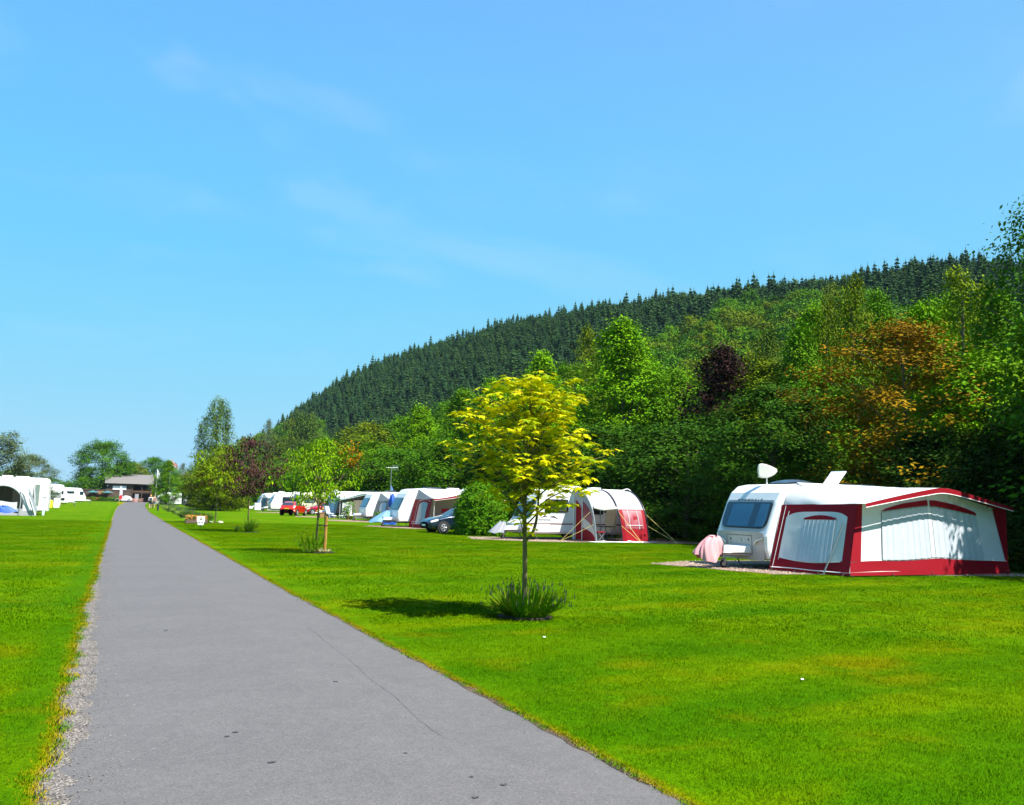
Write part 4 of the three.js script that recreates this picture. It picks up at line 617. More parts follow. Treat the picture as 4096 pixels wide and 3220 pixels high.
// --- silver fronted caravan (front shade put into its grey) and its large maroon awning
{
  const P = [[0.12, 0.3], [0.02, 0.55], [0.0, 0.95], [0.06, 1.1], [0.4, 1.93], [0.56, 2.22], [0.82, 2.42], [1.2, 2.49], [1.8, 2.52], [6.3, 2.52], [6.62, 2.4], [6.75, 2.0], [6.75, 0.3]];
  const c = caravan('touring_caravan', 'large caravan with silver front greyed to imitate shade and black lettering above its window, beside the big maroon awning', [17.05, -20.02], { L: 6.75, W: 2.26, H: 2.52, prof: P, body: Mt.white, fw: [3, 4, 1.98, 0.83, [0.3, 0.07], { s: 0.53, blind: Mt.blindDark, strips: [[0.13, 0.62], [0.78, 0.97]] }], vents: [], lights: false });
  const fb = (a, b, s, off) => frontBasis(P[a], P[b], s, off);
  part('front_panel', plate(poly([[-1.0, -0.02], [1.0, -0.02], [1.0, 0.76], [0.8, 0.8], [-0.8, 0.8], [-1.0, 0.76]]), 0.006).applyMatrix4(fb(1, 2, 0, 0.002).multiply(new THREE.Matrix4().makeTranslation(0, -0.28, 0))), Mt.silver, c, 'silver lower front panel greyed further to imitate its shade');  // grey deepened to paint the shade on the front
  part('front_panel', plate(rrShape(2.02, 1.0, [0.3, 0.06], 0, 0), 0.006).applyMatrix4(fb(3, 4, 0.52, 0.0)), Mt.silver, c, 'surround of the front window greyed to imitate shade');  // grey carried up around the window to paint shade
  for (const y of [-0.2, 0.34]) part('panel_groove', plate(rrShape(1.1, 0.014, 0.005, -0.05, y + 0.06), 0.004).applyMatrix4(fb(1, 2, 0, 0.009)), Mt.dark, c);
  for (const x of [-0.6, 0.5]) part('panel_groove', plate(rrShape(0.012, 0.54, 0.004, x, 0.13), 0.004).applyMatrix4(fb(1, 2, 0, 0.009)), Mt.dark, c);
  part('badge', new THREE.CylinderGeometry(0.06, 0.06, 0.02, 20).rotateX(Math.PI / 2).applyMatrix4(fb(1, 2, 0.66, 0.014)), Mt.steel, c);
  for (const x of [-0.42, 0.36]) part('locker_catch', new THREE.CylinderGeometry(0.025, 0.025, 0.016, 12).rotateX(Math.PI / 2).translate(x, 0, 0).applyMatrix4(fb(1, 2, 0.7, 0.014)), Mt.dark, c);
  for (const s of [-1, 1]) part('grab_lamp', tube([V(s * 0.62, -0.09, 0.02), V(s * 0.74, 0.01, 0.05), V(s * 0.9, 0.06, 0.04), V(s * 0.97, 0.08, 0.0)], 0.028, 14, 8).applyMatrix4(fb(1, 2, 0.62, 0.006)), Mt.lamp, c);
  let pen = -0.6; const lg = []; for (const ch of 'AVONDALE') { const g = new TextGeometry(ch, { font, size: 0.09, depth: 0.008, curveSegments: 3 }); g.computeBoundingBox(); const w = g.boundingBox.max.x; lg.push(g.scale(1.25, 0.85, 1).translate(pen, 0, 0)); pen += w * 1.25 + 0.045; }
  part('lettering', M(lg).applyMatrix4(fb(4, 5, 0.1, 0.006)), Mt.frame, c, 'maker name in spaced black capitals');
  part('seam', M(box(0.012, 0.5, 0.006, 0.62, 2.15, 1.132), box(0.012, 1.6, 0.006, 0.55, 1.1, 1.132)), Mt.silver, c);
  const dish = part('satellite_dish', plate((() => { const s = new THREE.Shape(); s.moveTo(-0.25, -0.16); s.quadraticCurveTo(-0.32, 0.2, -0.2, 0.24); s.quadraticCurveTo(-0.05, 0.27, 0.27, 0.1); s.quadraticCurveTo(0.36, 0.02, 0.2, -0.1); s.quadraticCurveTo(-0.05, -0.24, -0.25, -0.16); return s; })(), 0.05, 0.03).rotateY(-0.55).translate(0.95, 2.86, 0.1), Mt.lamp, c);
  part('mast', cyl(0.025, 0.02, 0.2, 0.95, 2.49, 0.1), Mt.lamp, dish);
  part('rooflight', surf((u, v) => V(lerp(1.35, 2.75, u), 2.53 + 0.15 * Math.sin(Math.PI * u) ** 0.6 * Math.sin(Math.PI * clamp(v, 0.02, 0.98)) ** 0.4, lerp(-0.35, 0.45, v)), 16, 10), Mt.tint, c);
  part('roof_hatch', box(0.62, 0.03, 0.6, 0, 0, 0).rotateZ(0.82).translate(3.4, 2.74, 0.4), Mt.white, c, 'white roof hatch propped open');
  part('rooflight', rbox(1.3, 0.1, 0.5, 0.05, 5.0, 2.56, -0.2), Mt.tint, c);
  // cloth over the hitch
  const q = thing('hitch_cover', 'faded pink cloth draped over the hitch of the silver fronted caravan', 'cloth', [15.86, 0.3, -20.0]), f = [];
  part('cloth', surf((u, v) => { const a = u * 6.283, h = 1 - v, r = (0.1 + 0.24 * Math.pow(v, 0.55)) * (1 + 0.2 * Math.sin(a * 3 + v * 2.5) * v + 0.07 * Math.sin(a * 11 + v * 9) * v); return V(Math.cos(a) * r * 1.3 + 0.2 * h, 0.6 * Math.pow(h, 0.8) + 0.12 * Math.sin(a * 2 + 0.8) * v + 0.03 * Math.sin(a * 7) + (v > 0.97 ? -0.01 : 0), Math.sin(a) * r * 0.85); }, 40, 14), Mt.pink, q);
  part('tip', new THREE.SphereGeometry(0.1, 10, 6).scale(1.3, 0.3, 0.8).translate(0.12, 0.61, 0), Mt.pink, q);

  const a = thing('big_awning', 'large white and maroon awning with net curtains beside the silver fronted caravan', 'awning', [17.1, 0, -18.86]);
  const eave = (u) => 1.95 + 0.5 * Math.min(1, 1.04 * (1 - Math.pow(Math.abs(2 * u - 1.02), 1.15)));
  const roof = (u, v) => { const bx = lerp(18.15, 24.45, u), fx = lerp(18.22, 24.25, u); return V(lerp(bx, fx, v), lerp(2.53 - 0.02 * u, eave(u), v) - 0.09 * Math.sin(Math.PI * v) * (1 - 0.6 * Math.sin(Math.PI * u)) + 0.02 * Math.sin(u * 9 + v * 5) * Math.sin(Math.PI * v), lerp(-18.84, -16.42, v)); };
  wpart('roof', surf(roof, 50, 16), Mt.canvas, a);
  const gable = (u, v) => { const top = roof(0, u), low = V(lerp(17.62, 18.18, u), lerp(1.86, 1.93, u), lerp(-18.86, -16.62, u)); const rail = V(lerp(17.7, 18.2, sm(v)), lerp(1.86, 2.5, Math.sin(v * Math.PI / 2)), -18.86); return low.lerp(top, v).lerp(rail, Math.max(0, 1 - u * 5)).add(V(-0.05 * Math.sin(Math.PI * v) * Math.sin(Math.PI * u) * (1 + Math.sin(u * 7)), 0, 0)); };
  wpart('roof_end', surf(gable, 24, 12), Mt.canvas, a);
  const side = quad([17.08, 0.03, -18.86], [17.76, 0.03, -16.6], [18.2, 1.94, -16.66], [17.6, 1.87, -18.86]);
  const arch = (u) => 0.885 - 0.08 * Math.abs(2 * (u - 0.1) / 0.8 - 1) ** 5, sag = (u) => 0.19 - 0.05 * Math.sin(Math.PI * (u - 0.1) / 0.8);
  wpart('side_wall', patch(side, 0, 1, 0, 1, 0, 0.004, 24, 20, 2), Mt.red, a);
  wpart('side_panel', patch(side, 0.1, 0.9, sag, arch, 0.008, 0.012, 40, 26, 3), Mt.canvas, a);
  const sw = wpart('side_window', patch(side, 0.36, 0.76, (u) => sag(u) + 0.01, 0.76, 0.024, 0.002, 60, 14, 4, 0.004), Mt.curtain, a, 'window with a net curtain');
  part('pane', patch(side, 0.33, 0.77, (u) => sag(u) + 0.012, 0.79, 0.04, 0.004, 14, 12, 6).translate(-17.1, 0, 18.86), Mt.pvc, sw);
  wpart('window_pelmet', patch(side, 0.35, 0.77, 0.765, (u) => 0.78 + 0.05 * Math.sin(Math.PI * (u - 0.33) / 0.46), 0.046, 0, 16, 4), Mt.red, a);
  wpart('side_piping', M(line(side, [[0.02, 0.04], [0.3, 0.045], [0.6, 0.035], [1, 0.035]].map(([u, v]) => [u, v]), 0.014), line(side, [[0.1, 0.16], [0.1, 0.5], [0.12, 0.9]], 0.008), line(side, [[0.12, 0.2], [0.3, 0.165], [0.55, 0.148], [0.88, 0.18]], 0.01), line(side, [[0.04, 0.03], [0.05, 0.5], [0.06, 0.98]], 0.008)), Mt.piping, a);
  wpart('storm_pole', bar(side(0.89, 0.72).add(V(-0.1, 0, 0)), side(0.72, 0.0).add(V(-0.12, 0, 0.05)), 0.022), Mt.mesh, a, 'dark grey prop pole leaning on the side');
  const FZ = -16.58, front = (u, v) => V(lerp(lerp(17.76, 18.3, v), lerp(24.25, 24.1, v), u), v * (eave(lerp(0.01, 0.985, u)) - 0.05) + 0.03 * (1 - v), lerp(FZ, -16.92, v));
  const redEnd = (u) => 0.2;
  wpart('front_wall', patch(front, 0, 1, 0, 1, 0, 0.008, 60, 24, 7), Mt.canvas, a);
  const band = (u) => 0.18 + 0.012 * Math.sin(u * 14) * (1 - u);
  wpart('front_skirt', patch(front, 0, 1, 0, band, 0.012, 0.01, 60, 6, 8), Mt.red, a);
  wpart('corner_panel', M(patch(front, 0.0, 0.06, 0.19, 0.99, 0.014, 0.003, 6, 18, 9)), Mt.red, a); wpart('corner_panel', patch(front, 0.985, 1, 0.19, 0.99, 0.014, 0.003, 6, 18, 9), Mt.red, a);
  wpart('side_corner', patch(side, 0.9, 1, 0, 1, 0.012, 0.002, 4, 16, 10), Mt.red, a);
  for (const [x0, x1, s] of [[0.185, 0.485, 1], [0.515, 0.83, -1]]) {
    const w = wpart('front_window', patch(front, x0, x1, (u) => band(u) + 0.012, 0.815, 0.022, 0, 90, 8, s * 3 + 11, 0.007), Mt.curtain, a, 'window with white net curtains');
    part('pane', patch(front, x0 - 0.004, x1 + 0.004, (u) => band(u) + 0.008, 0.83, 0.046, 0.002, 14, 10, 12).translate(-17.1, 0, 18.86), Mt.pvc, w);
    wpart('window_pelmet', patch(front, x0 - 0.01, x1 + 0.006, (u) => s > 0 ? 0.825 - 0.02 * (u - x0) / 0.3 : 0.8, (u) => { const k = (u - x0) / (x1 - x0), j = s > 0 ? k : 1 - k; return 0.83 + 0.05 * Math.sqrt(clamp(j * 2.2, 0, 1)) * (1 - 0.15 * j); }, 0.052, 0, 24, 4), Mt.red, a);
  }
  wpart('zip_flap', patch(front, 0.487, 0.513, 0.2, 0.93, 0.03, 0.006, 4, 20, 14), Mt.canvas, a);
  wpart('front_piping', M(line(front, [[0, 0.045], [0.2, 0.05], [0.5, 0.04], [0.8, 0.052], [1, 0.048]], 0.013), line(front, [[0, 0.195], [0.075, 0.195], [0.2, 0.188], [0.5, 0.182], [0.8, 0.185], [1, 0.186]], 0.01), line(front, [[0.058, 0.02], [0.06, 0.2], [0.062, 0.6]], 0.008), line(front, [[0.0, 0.04], [0.002, 0.5], [0.005, 0.98]], 0.008), line(front, [[0.5, 0.03], [0.498, 0.12], [0.497, 0.2]], 0.008)), Mt.piping, a);
  const val = (u, v) => roof(u, 1).add(V(0, -v * (0.1 + 0.05 * Math.sin(Math.PI * u)) - 0.004, 0.012 + 0.01 * v));
  wpart('valance', surf(val, 60, 3), Mt.red, a, 'maroon valance along the front edge of the roof');
  wpart('valance_piping', tube([0, 0.12, 0.25, 0.38, 0.5, 0.62, 0.75, 0.88, 1].map((u) => val(u, 1)), 0.012, 60, 5), Mt.piping, a);
  wpart('back_end', surf((u, v) => V(24.2 + 0.2 * (1 - u), v * lerp(2.42, 1.93, u), lerp(-18.86, -16.6, u)), 8, 8), Mt.red, a);
  for (let i = 0; i < 9; i++) { const p = i < 4 ? side(0.05 + i * 0.3, 0.03) : front((i - 4) * 0.24, 0.03), d = i < 4 ? V(-0.12, 0, 0) : V(0, 0, 0.12); wpart('tent_peg', bar(p, p.clone().add(d).setY(0.005), 0.01), Mt.dark, a); }
}

// --- small white caravan with a maroon waist stripe, and its arched awning
{
  const P = [[0.2, 0.3], [0.02, 0.5], [0.0, 0.78], [0.28, 1.02], [0.72, 1.95], [0.95, 2.3], [1.3, 2.47], [1.9, 2.56], [2.6, 2.58], [5.7, 2.58], [5.98, 2.45], [6.1, 2.1], [6.1, 0.3]];
  const z0 = -38.2, c = caravan('touring_caravan', 'white caravan with maroon waist stripe and mountain logo beside the arched awning', [18.35, z0], { L: 6.1, W: 2.2, H: 2.58, prof: P, fw: [3, 4, 1.85, 0.85, 0.1, { s: 0.5, frame: Mt.frame, blind: Mt.tint }], side: [[1.05, 2.35, 1.36, 2.0, 1, { blind: mat([0.22, 0.16, 0.12], 0.8) }], [3.4, 4.4, 1.3, 1.95, 1]], stripe: [[0.79, 0.055, Mt.maroon]], vents: [[2.9, 0.2, 0.7, 1.0, 0.12], [4.6, -0.2, 0.5, 0.6, 0.1]] });
  part('locker_door', plate(rrShape(0.72, 0.4, 0.04, 0.98, 0.58), 0.012, 0.004).translate(0, 0, 1.101), Mt.white, c);
  part('side_rail', M(box(5.6, 0.03, 0.012, 3.3, 0.4, 1.104), box(5.6, 0.012, 0.01, 3.3, 0.9, 1.104)), Mt.silver, c);
  part('logo', M([[[0, 0], [0.28, 0.14], [0.46, 0.06], [0.3, 0.08], [0.12, 0.03]], [[0.5, 0.07], [0.78, 0.12], [1.08, -0.06], [0.8, 0.04], [0.62, 0.05]]].map((p) => plate(poly(p), 0.005).translate(0.78, 1.06, 1.102))), Mt.frame, c, 'dark mountain shaped logo');
  const tg = new TextGeometry('Charisma', { font, size: 0.095, depth: 0.005, curveSegments: 3 }); part('lettering', M(tg).scale(1.25, 0.8, 1).translate(0.6, 0.95, 1.102), Mt.dark, c, 'model name in small dark letters');
  part('grab_handle', tube([V(6.0, 2.2, 0.9), V(6.2, 2.5, 0.9), V(6.0, 2.64, 0.9), V(5.7, 2.58, 0.9)], 0.025, 16, 6), Mt.white, c);
  part('door', plate(rrShape(0.62, 1.75, 0.05, 4.85, 1.4), 0.012, 0.004).translate(0, 0, 1.101), Mt.cream, c);
  const q = thing('hitch_cover', 'grey cover with clear panel over the hitch of the small white caravan', 'cloth', [17.35, 0, z0]);
  part('cloth', surf((u, v) => { const a = u * 6.283, r = 0.14 + 0.3 * v; return V(Math.cos(a) * r * 1.1 + 0.3 * (1 - v), 0.3 + 0.55 * Math.pow(1 - v, 0.9) + 0.03 * Math.sin(a * 5), Math.sin(a) * r * 0.9); }, 30, 10), mat([0.22,0.23,0.25],0.6), q);
  part('top', new THREE.CircleGeometry(0.155, 16).rotateX(-Math.PI / 2).translate(0.3, 0.845, 0), mat([0.22,0.23,0.25],0.6), q);

  const a = thing('arched_awning', 'grey roofed arched awning with maroon panels and an open front', 'awning', [21, 0, -37.08]), X0 = 21.0, X1 = 24.0, ZW = -37.08;
  const arc = new THREE.CatmullRomCurve3([V(0, 2.52, 0), V(0, 2.5, 0.45), V(0, 2.34, 0.95), V(0, 2.02, 1.42), V(0, 1.56, 1.8), V(0, 0.95, 2.06), V(0, 0.03, 2.26)]);
  const arcAt = (x, s) => { const p = arc.getPointAt(s); return V(x, p.y, ZW + p.z); }, SR = 0.565;
  wpart('roof', surf((u, v) => { const p = arcAt(lerp(X0, X1, u), v * SR), dip = 0.03 * Math.sin(Math.PI * ((u * 2) % 1)); return p.add(V(0, -dip, -dip * 0.5)); }, 40, 24), Mt.canvasGrey, a);
  for (const x of [X0, 22.45, X1]) wpart('arch_pole', tube(Array.from({ length: 12 }, (_, i) => arcAt(x, i / 11).add(V(0, 0.012, 0.012))), x === X0 ? 0.028 : 0.035, 40, 7), x === X0 ? Mt.mesh : Mt.frame, a);
  const fr = (u, v) => arcAt(lerp(22.45, X1, u), lerp(1, SR, v));
  wpart('front_panel', patch(fr, 0, 1, 0, 1, 0, 0.012, 24, 24, 3), Mt.red, a);
  const mw = wpart('mesh_window', patch(fr, 0.16, 0.86, 0.4, 0.97, 0.008, 0.012, 20, 20, 4), mat([0.3, 0.07, 0.09], 0.35), a, 'clear window with white bars');
  for (const u of [0.34, 0.68]) wpart('window_bar', tube([0.38, 0.55, 0.75, 1].map((v) => fr(u, v).add(V(0, 0, 0.03))), 0.014, 16, 5), Mt.piping, a);
  wpart('window_bar', tube([0.2, 0.5, 0.8].map((u) => fr(u, 0.5).add(V(0, 0, 0.03))), 0.014, 12, 5), Mt.piping, a);
  // end wall towards the lane: back strip, post, window bay, maroon base
  const endTop = (d) => { let lo = 0, hi = 1; for (let i = 0; i < 20; i++) { const m = (lo + hi) / 2; arc.getPointAt(m).z < d ? lo = m : hi = m; } return arc.getPointAt(lo).y; };
  const end = (u, v) => V(X0 + 0.01, lerp(0.04, endTop(u * 2.22) - 0.02, v), ZW + u * 2.22);
  wpart('end_wall', patch(end, 0, 0.985, 0, 1, 0, 0.003, 40, 20, 5), Mt.canvasGrey, a);
  wpart('end_door', patch(end, 0.12, 0.38, 0.005, (u) => 0.8 - 0.5 * (u - 0.12), 0.01, 0.004, 10, 20, 6), Mt.red, a);
  wpart('end_panel', patch(end, 0.42, 0.84, 0.48, (u) => 0.83, 0.01, 0.004, 16, 12, 7), mat([0.24, 0.03, 0.05], 0.4), a);
  wpart('end_window', patch(end, 0.42, 0.9, 0.27, 0.475, 0.012, 0.003, 14, 8, 8), mat([0.55, 0.5, 0.45], 0.5), a);
  wpart('end_base', patch(end, 0.42, 0.97, 0.0, 0.265, 0.012, 0.006, 14, 8, 9), Mt.red, a);
  wpart('end_post', M(bar(end(0.4, 0).add(V(-0.02, 0, 0)), end(0.4, 0.92).add(V(-0.02, 0, 0)), 0.02), bar(end(0.02, 0).add(V(-0.02, 0, 0)), end(0.02, 0.96).add(V(-0.02, 0, 0)), 0.03)), Mt.piping, a);
  wpart('far_end', patch((u, v) => end(u, v).setX(X1 - 0.01), 0, 0.985, 0, 1, 0, 0.003, 20, 14, 5), Mt.red, a);
  wpart('rolled_blind', M(tube([V(21.1, 1.66, -35.3), V(21.5, 1.58, -35.24), V(22, 1.6, -35.26), V(22.4, 1.64, -35.3)], 0.06, 24, 8)), Mt.piping, a);
  for (const x of [21.7, 22.1]) wpart('inner_pole', bar(V(x, 0.4, -36.3), V(x, 2.2, -36.3), 0.018), Mt.steel, a);
  wpart('hanging_lamp', M(bar(V(21.82, 1.72, -35.4), V(21.82, 1.5, -35.4), 0.006), new THREE.SphereGeometry(0.06, 10, 8).translate(21.82, 1.45, -35.4)), Mt.dark, a);
  const gs = thing('groundsheet', 'crumpled white groundsheet edge lying in front of the arched awning', 'groundsheet', [22.6, 0.012, -34.8]);
  part('sheet', surf((u, v) => V(lerp(-1.9, 1.8, u), 0.02 + 0.09 * fbm(u * 14, v * 4, 3) * Math.sin(Math.PI * u) * Math.sin(Math.PI * v) * (u < 0.25 || u > 0.55 ? 1.4 : 0.4), lerp(-0.35, 0.28, v) + 0.05 * Math.sin(u * 17)), 60, 8), Mt.piping, gs);
  const ropes = [[V(X0, 1.5, -35.3), V(19.65, 0.01, -35.9)], [V(X0, 0.85, -35.0), V(19.65, 0.01, -35.9)], [V(22.47, 1.45, -35.2), V(23.1, 0.01, -34.1)], [V(22.47, 0.8, -34.95), V(23.1, 0.01, -34.1)], [V(X1, 1.4, -35.2), V(25.3, 0.01, -34.3)], [V(X1, 0.8, -34.95), V(25.3, 0.01, -34.3)]];
  ropes.forEach(([p, e]) => wpart('guy_rope', bar(p, e, 0.011), Mt.rope, a));
  const st = thing('camp_stool', 'red folding stool in the open bay of the arched awning', 'stool', [21.75, 0, -35.75]); part('seat', rbox(0.42, 0.05, 0.36, 0.02, 0, 0.46, 0), Mt.red, st); for (const s of [-1, 1]) for (const k of [-1, 1]) part('leg', bar(V(s * 0.18, 0.45, k * 0.15), V(-s * 0.2, 0.01, k * 0.15), 0.014), Mt.steel, st);
  const tb = thing('camp_table', 'dark trestle table inside the arched awning', 'table', [22.35, 0, -36.2]); part('table_top', rbox(0.7, 0.04, 0.6, 0.01, 0, 0.72, 0), Mt.dark, tb); for (const s of [-1, 1]) for (const k of [-1, 1]) part('leg', bar(V(s * 0.1, 0.7, k * 0.22), V(s * 0.3, 0.01, k * 0.24), 0.02), Mt.mesh, tb);
  const bx = thing('cool_box', 'dark grey cool box on the awning floor behind the red stool', 'box', [22.0, 0, -36.4]); part('body', rbox(0.6, 0.36, 0.4, 0.03, 0, 0.19, 0), Mt.mesh, bx); part('lid', rbox(0.62, 0.06, 0.42, 0.02, 0, 0.4, 0), Mt.dark, bx);
}
// generic full awning on the side of a caravan, world coordinates
function fullAwning(name, label, o) {
  const { x0, x1, zw, zf, hw = 2.45, he = 1.95, hp = 2.25, roof: rm, trim, sideM, gab = 0.35 } = o, a = thing(name, label, 'awning', [x0, 0, zw], 0, o.group);
  const ev = (u) => he + (hp - he) * sm(clamp(1 - Math.abs(2 * u - 1), 0, 1)), rf = (u, v) => V(lerp(lerp(x0 + gab, x0 + 0.5, v), lerp(x1, x1 - 0.15, v), u), lerp(hw, ev(u), v) - 0.05 * Math.sin(Math.PI * v), lerp(zw, zf + 0.16, v));
  wpart('roof', surf(rf, 30, 12), rm, a);
  wpart('roof_end', surf((u, v) => V(lerp(x0 + 0.12, x0 + 0.46, u), lerp(he - 0.08, he, u), lerp(zw, zf, u)).lerp(rf(0, u), v), 12, 6), o.endM ?? rm, a);
  const sd = quad([x0 - 0.3, 0.02, zw], [x0 + 0.1, 0.02, zf], [x0 + 0.48, he - 0.01, zf - 0.03], [x0 + 0.1, he - 0.08, zw]);
  wpart('side_wall', patch(sd, 0, 1, 0, 1, 0, 0.006, 16, 16, 3), sideM, a);
  const w = wpart('side_window', patch(sd, 0.34, 0.8, o.win?.[0] ?? 0.12, (u) => 0.9 - 1.2 * (u - 0.57) ** 2, 0.012, 0.003, 16, 16, 4), o.winM ?? Mt.mesh, a); part('pane', patch(sd, 0.34, 0.8, 0.13, (u) => 0.88 - 1.2 * (u - 0.57) ** 2, 0.03, 0.002, 8, 8, 4).translate(-x0, 0, -zw), Mt.pvc, w);
  wpart('piping', M(line(sd, [[0.24, 0.02], [0.24, 0.9], [0.3, 0.95], [0.8, 0.96], [0.9, 0.9]], 0.012), line(sd, [[0.1, 0.2], [0.5, 0.19]], 0.014), line(sd, [[0.1, 0.13], [0.5, 0.12]], 0.014)), Mt.piping, a);
  wpart('valance', surf((u, v) => rf(u, 1).add(V(0, -0.14 * v, 0.01)), 30, 2), trim, a); wpart('valance_piping', tube([0, 0.25, 0.5, 0.75, 1].map((u) => rf(u, 1).add(V(0, -0.14, 0.014))), 0.012, 24, 5), Mt.piping, a);
  for (const u of [0.02, 0.5, 0.98]) wpart('pole', bar(rf(u, 0.93).setY(0.01), rf(u, 0.93), 0.02), Mt.piping, a);
  wpart('far_end', surf((u, v) => V(x1 - 0.1, v * lerp(hw, he, u), lerp(zw, zf, u)), 6, 6), sideM, a);
  for (const [u0, u1, v1, m, nm] of o.front ?? []) wpart(nm ?? 'front_panel', surf((a1, b) => { const u = lerp(u0, u1, a1), p = rf(u, 0.93); return V(p.x, lerp(0.02, Math.min(v1, p.y - 0.03), b), zf - 0.02 + 0.02 * Math.sin(a1 * 17)); }, 14, 8), m, a);
  return a;
}
// --- caravan with the maroon porch awning
caravan('touring_caravan', 'white caravan with sloping dark front window beside the maroon porch awning', [17.55, -55.9], { L: 6.2, W: 2.2, H: 2.62, fw: [3, 4, 1.85, 0.88, 0.12, { strips: [[0.1, 0.6]], stripMat: mat([0.2, 0.22, 0.32], 0.7) }], vents: [[2.6, 0.3, 0.5, 1.3, 0.12, Mt.tint], [4.3, 0, 0.5, 0.8, 0.12], [5.4, 0, 0.5, 0.6, 0.1]] });
fullAwning('porch_awning', 'awning with maroon end wall and an open front beside the blue car', { x0: 18.6, x1: 24.4, zw: -54.78, zf: -52.3, hw: 2.58, he: 1.95, hp: 2.3, roof: Mt.white, endM: Mt.canvasGrey, trim: Mt.red, sideM: Mt.red, winM: mat([0.2, 0.26, 0.27], 0.5), front: [[0.55, 0.98, 1.2, Mt.red], [0.08, 0.2, 0.7, Mt.cream]] });
{
  const c = thing('folding_chair', 'red camping chair inside the maroon porch awning', 'chair', [20.6, 0, -53.6]); part('seat', rbox(0.55, 0.08, 0.5, 0.03, 0, 0.45, 0), Mt.red, c); part('backrest', rbox(0.55, 0.75, 0.06, 0.1, 0, 0.95, -0.24).rotateX(-0.05), mat([0.5, 0.01, 0.04], 0.6), c); for (const s of [-1, 1]) for (const k of [-1, 1]) part('leg', bar(V(s * 0.24, 0.45, k * 0.2), V(s * 0.24, 0.0, -k * 0.22), 0.014), Mt.steel, c);
  const q = thing('hitch_cover', 'pale blue cover pulled over the hitch next to the parasol', 'cloth', [16.75, 0.1, -56.2]);
  part('cloth', surf((u, v) => { const a = u * 6.283, r = 0.08 + 0.55 * v; return V(Math.cos(a) * r * 1.25 + 0.55 * (1 - v), 0.18 + 0.78 * Math.pow(1 - v, 0.85) + 0.04 * Math.sin(a * 4), Math.sin(a) * r * 0.8); }, 28, 9), Mt.blueLight, q);
  // folded parasol, windbreak, crate, aerial mast
  const p = thing('closed_parasol', 'closed blue parasol standing by the grey awning', 'parasol', [18.75, 0, -60]); part('pole', cyl(0.025, 0.02, 2.3), Mt.piping, p); part('canopy', surf((u, v) => { const a = u * 6.283, r = (0.04 + 0.2 * Math.sin(Math.PI * Math.min(1, v * 1.15) * 0.62)) * (1 + 0.22 * Math.sin(a * 4)); return V(Math.cos(a) * r, 2.28 - 0.98 * v, Math.sin(a) * r); }, 32, 12), Mt.blue, p);
  part('hem', surf((u, v) => { const a = u * 6.283, r = (0.15 - 0.07 * v) * (1 + 0.2 * Math.sin(a * 4)); return V(Math.cos(a) * r, 1.3 - 0.5 * v, Math.sin(a) * r); }, 24, 6), mat([0.42, 0.5, 0.25], 0.7), p, 'pale yellow green cloth hanging below the blue canopy'); part('foot', cyl(0.22, 0.2, 0.06), Mt.dark, p);
  const w = thing('windbreak', 'low bright blue windbreak behind the pale blue hitch cover', 'windbreak', [18.4, 0, -59.6]); part('cloth', surf((u, v) => V(lerp(-0.55, 0.6, u), 0.03 + 0.75 * v, 0.05 * Math.sin(u * 9)), 20, 4), Mt.blue, w); for (const x of [-0.55, 0.6]) part('post', cyl(0.02, 0.02, 0.9, x, 0, 0.02), Mt.wood, w);
  const m = thing('aerial_mast', 'tall thin television aerial mast rising above the grey awning', 'aerial', [18.75, 0, -60.6]); part('mast', cyl(0.03, 0.022, 4.25, 0, 0, 0, 8), Mt.steel, m); part('boom', bar(V(-0.42, 4.18, 0), V(0.5, 4.22, 0), 0.014), Mt.steel, m); for (let i = 0; i < 7; i++) part('element', bar(V(0.1 + i * 0.07, 4.0, 0), V(0.1 + i * 0.07, 4.42, 0), 0.008), Mt.steel, m); part('pennant', plate(poly([[0, 0], [0.2, -0.42], [0.02, -0.48]]), 0.004).translate(0.03, 2.95, 0), Mt.blueLight, m);
  const cr = thing('wooden_crate', 'slatted wooden crate of plants on the pitch edge', 'crate', [19.6, 0, -66.4]); for (let i = 0; i < 3; i++) for (const s of [-1, 1]) part('slat', box(0.85, 0.1, 0.02, 0, 0.07 + i * 0.135, s * 0.25), Mt.stake, cr); for (const s of [-1, 1]) part('end_board', box(0.025, 0.42, 0.48, s * 0.42, 0.22, 0), Mt.stake, cr);
  const f = crown({ seed: 71, shape: 'bush', y0: 0.3, y1: 0.85, r: 0.45, clumps: 24, per: 20, clump: 0.12, leaf: 0.09 }); part('plants', f.geo, L.deep, cr).userData.kind = 'stuff';
}
// --- caravan with grey awning
caravan('touring_caravan', 'white caravan with blue tinted front window beside the all grey awning', [19.7, -71.6], { L: 5.6, W: 2.2, H: 2.5, fw: [3, 4, 1.8, 0.86, 0.12, { strips: [[0.05, 0.95]], stripMat: mat([0.1, 0.2, 0.34], 0.7) }], vents: [[2.4, 0.2, 0.5, 0.9, 0.14, Mt.tint], [4.1, 0, 0.5, 0.7, 0.1]] });
fullAwning('grey_awning', 'all grey awning with a big clear side window behind the blue parasol', { x0: 20.6, x1: 25.4, zw: -70.48, zf: -68, hw: 2.42, he: 1.82, hp: 2.0, roof: Mt.canvasGrey, trim: mat([0.2, 0.2, 0.22], 0.7), sideM: mat([0.16, 0.17, 0.18], 0.7), winM: mat([0.26, 0.36, 0.45], 0.4), front: [[0.02, 0.98, 1.1, mat([0.45, 0.44, 0.43], 0.7)], [0.02, 0.98, 1.7, Mt.mesh]] });
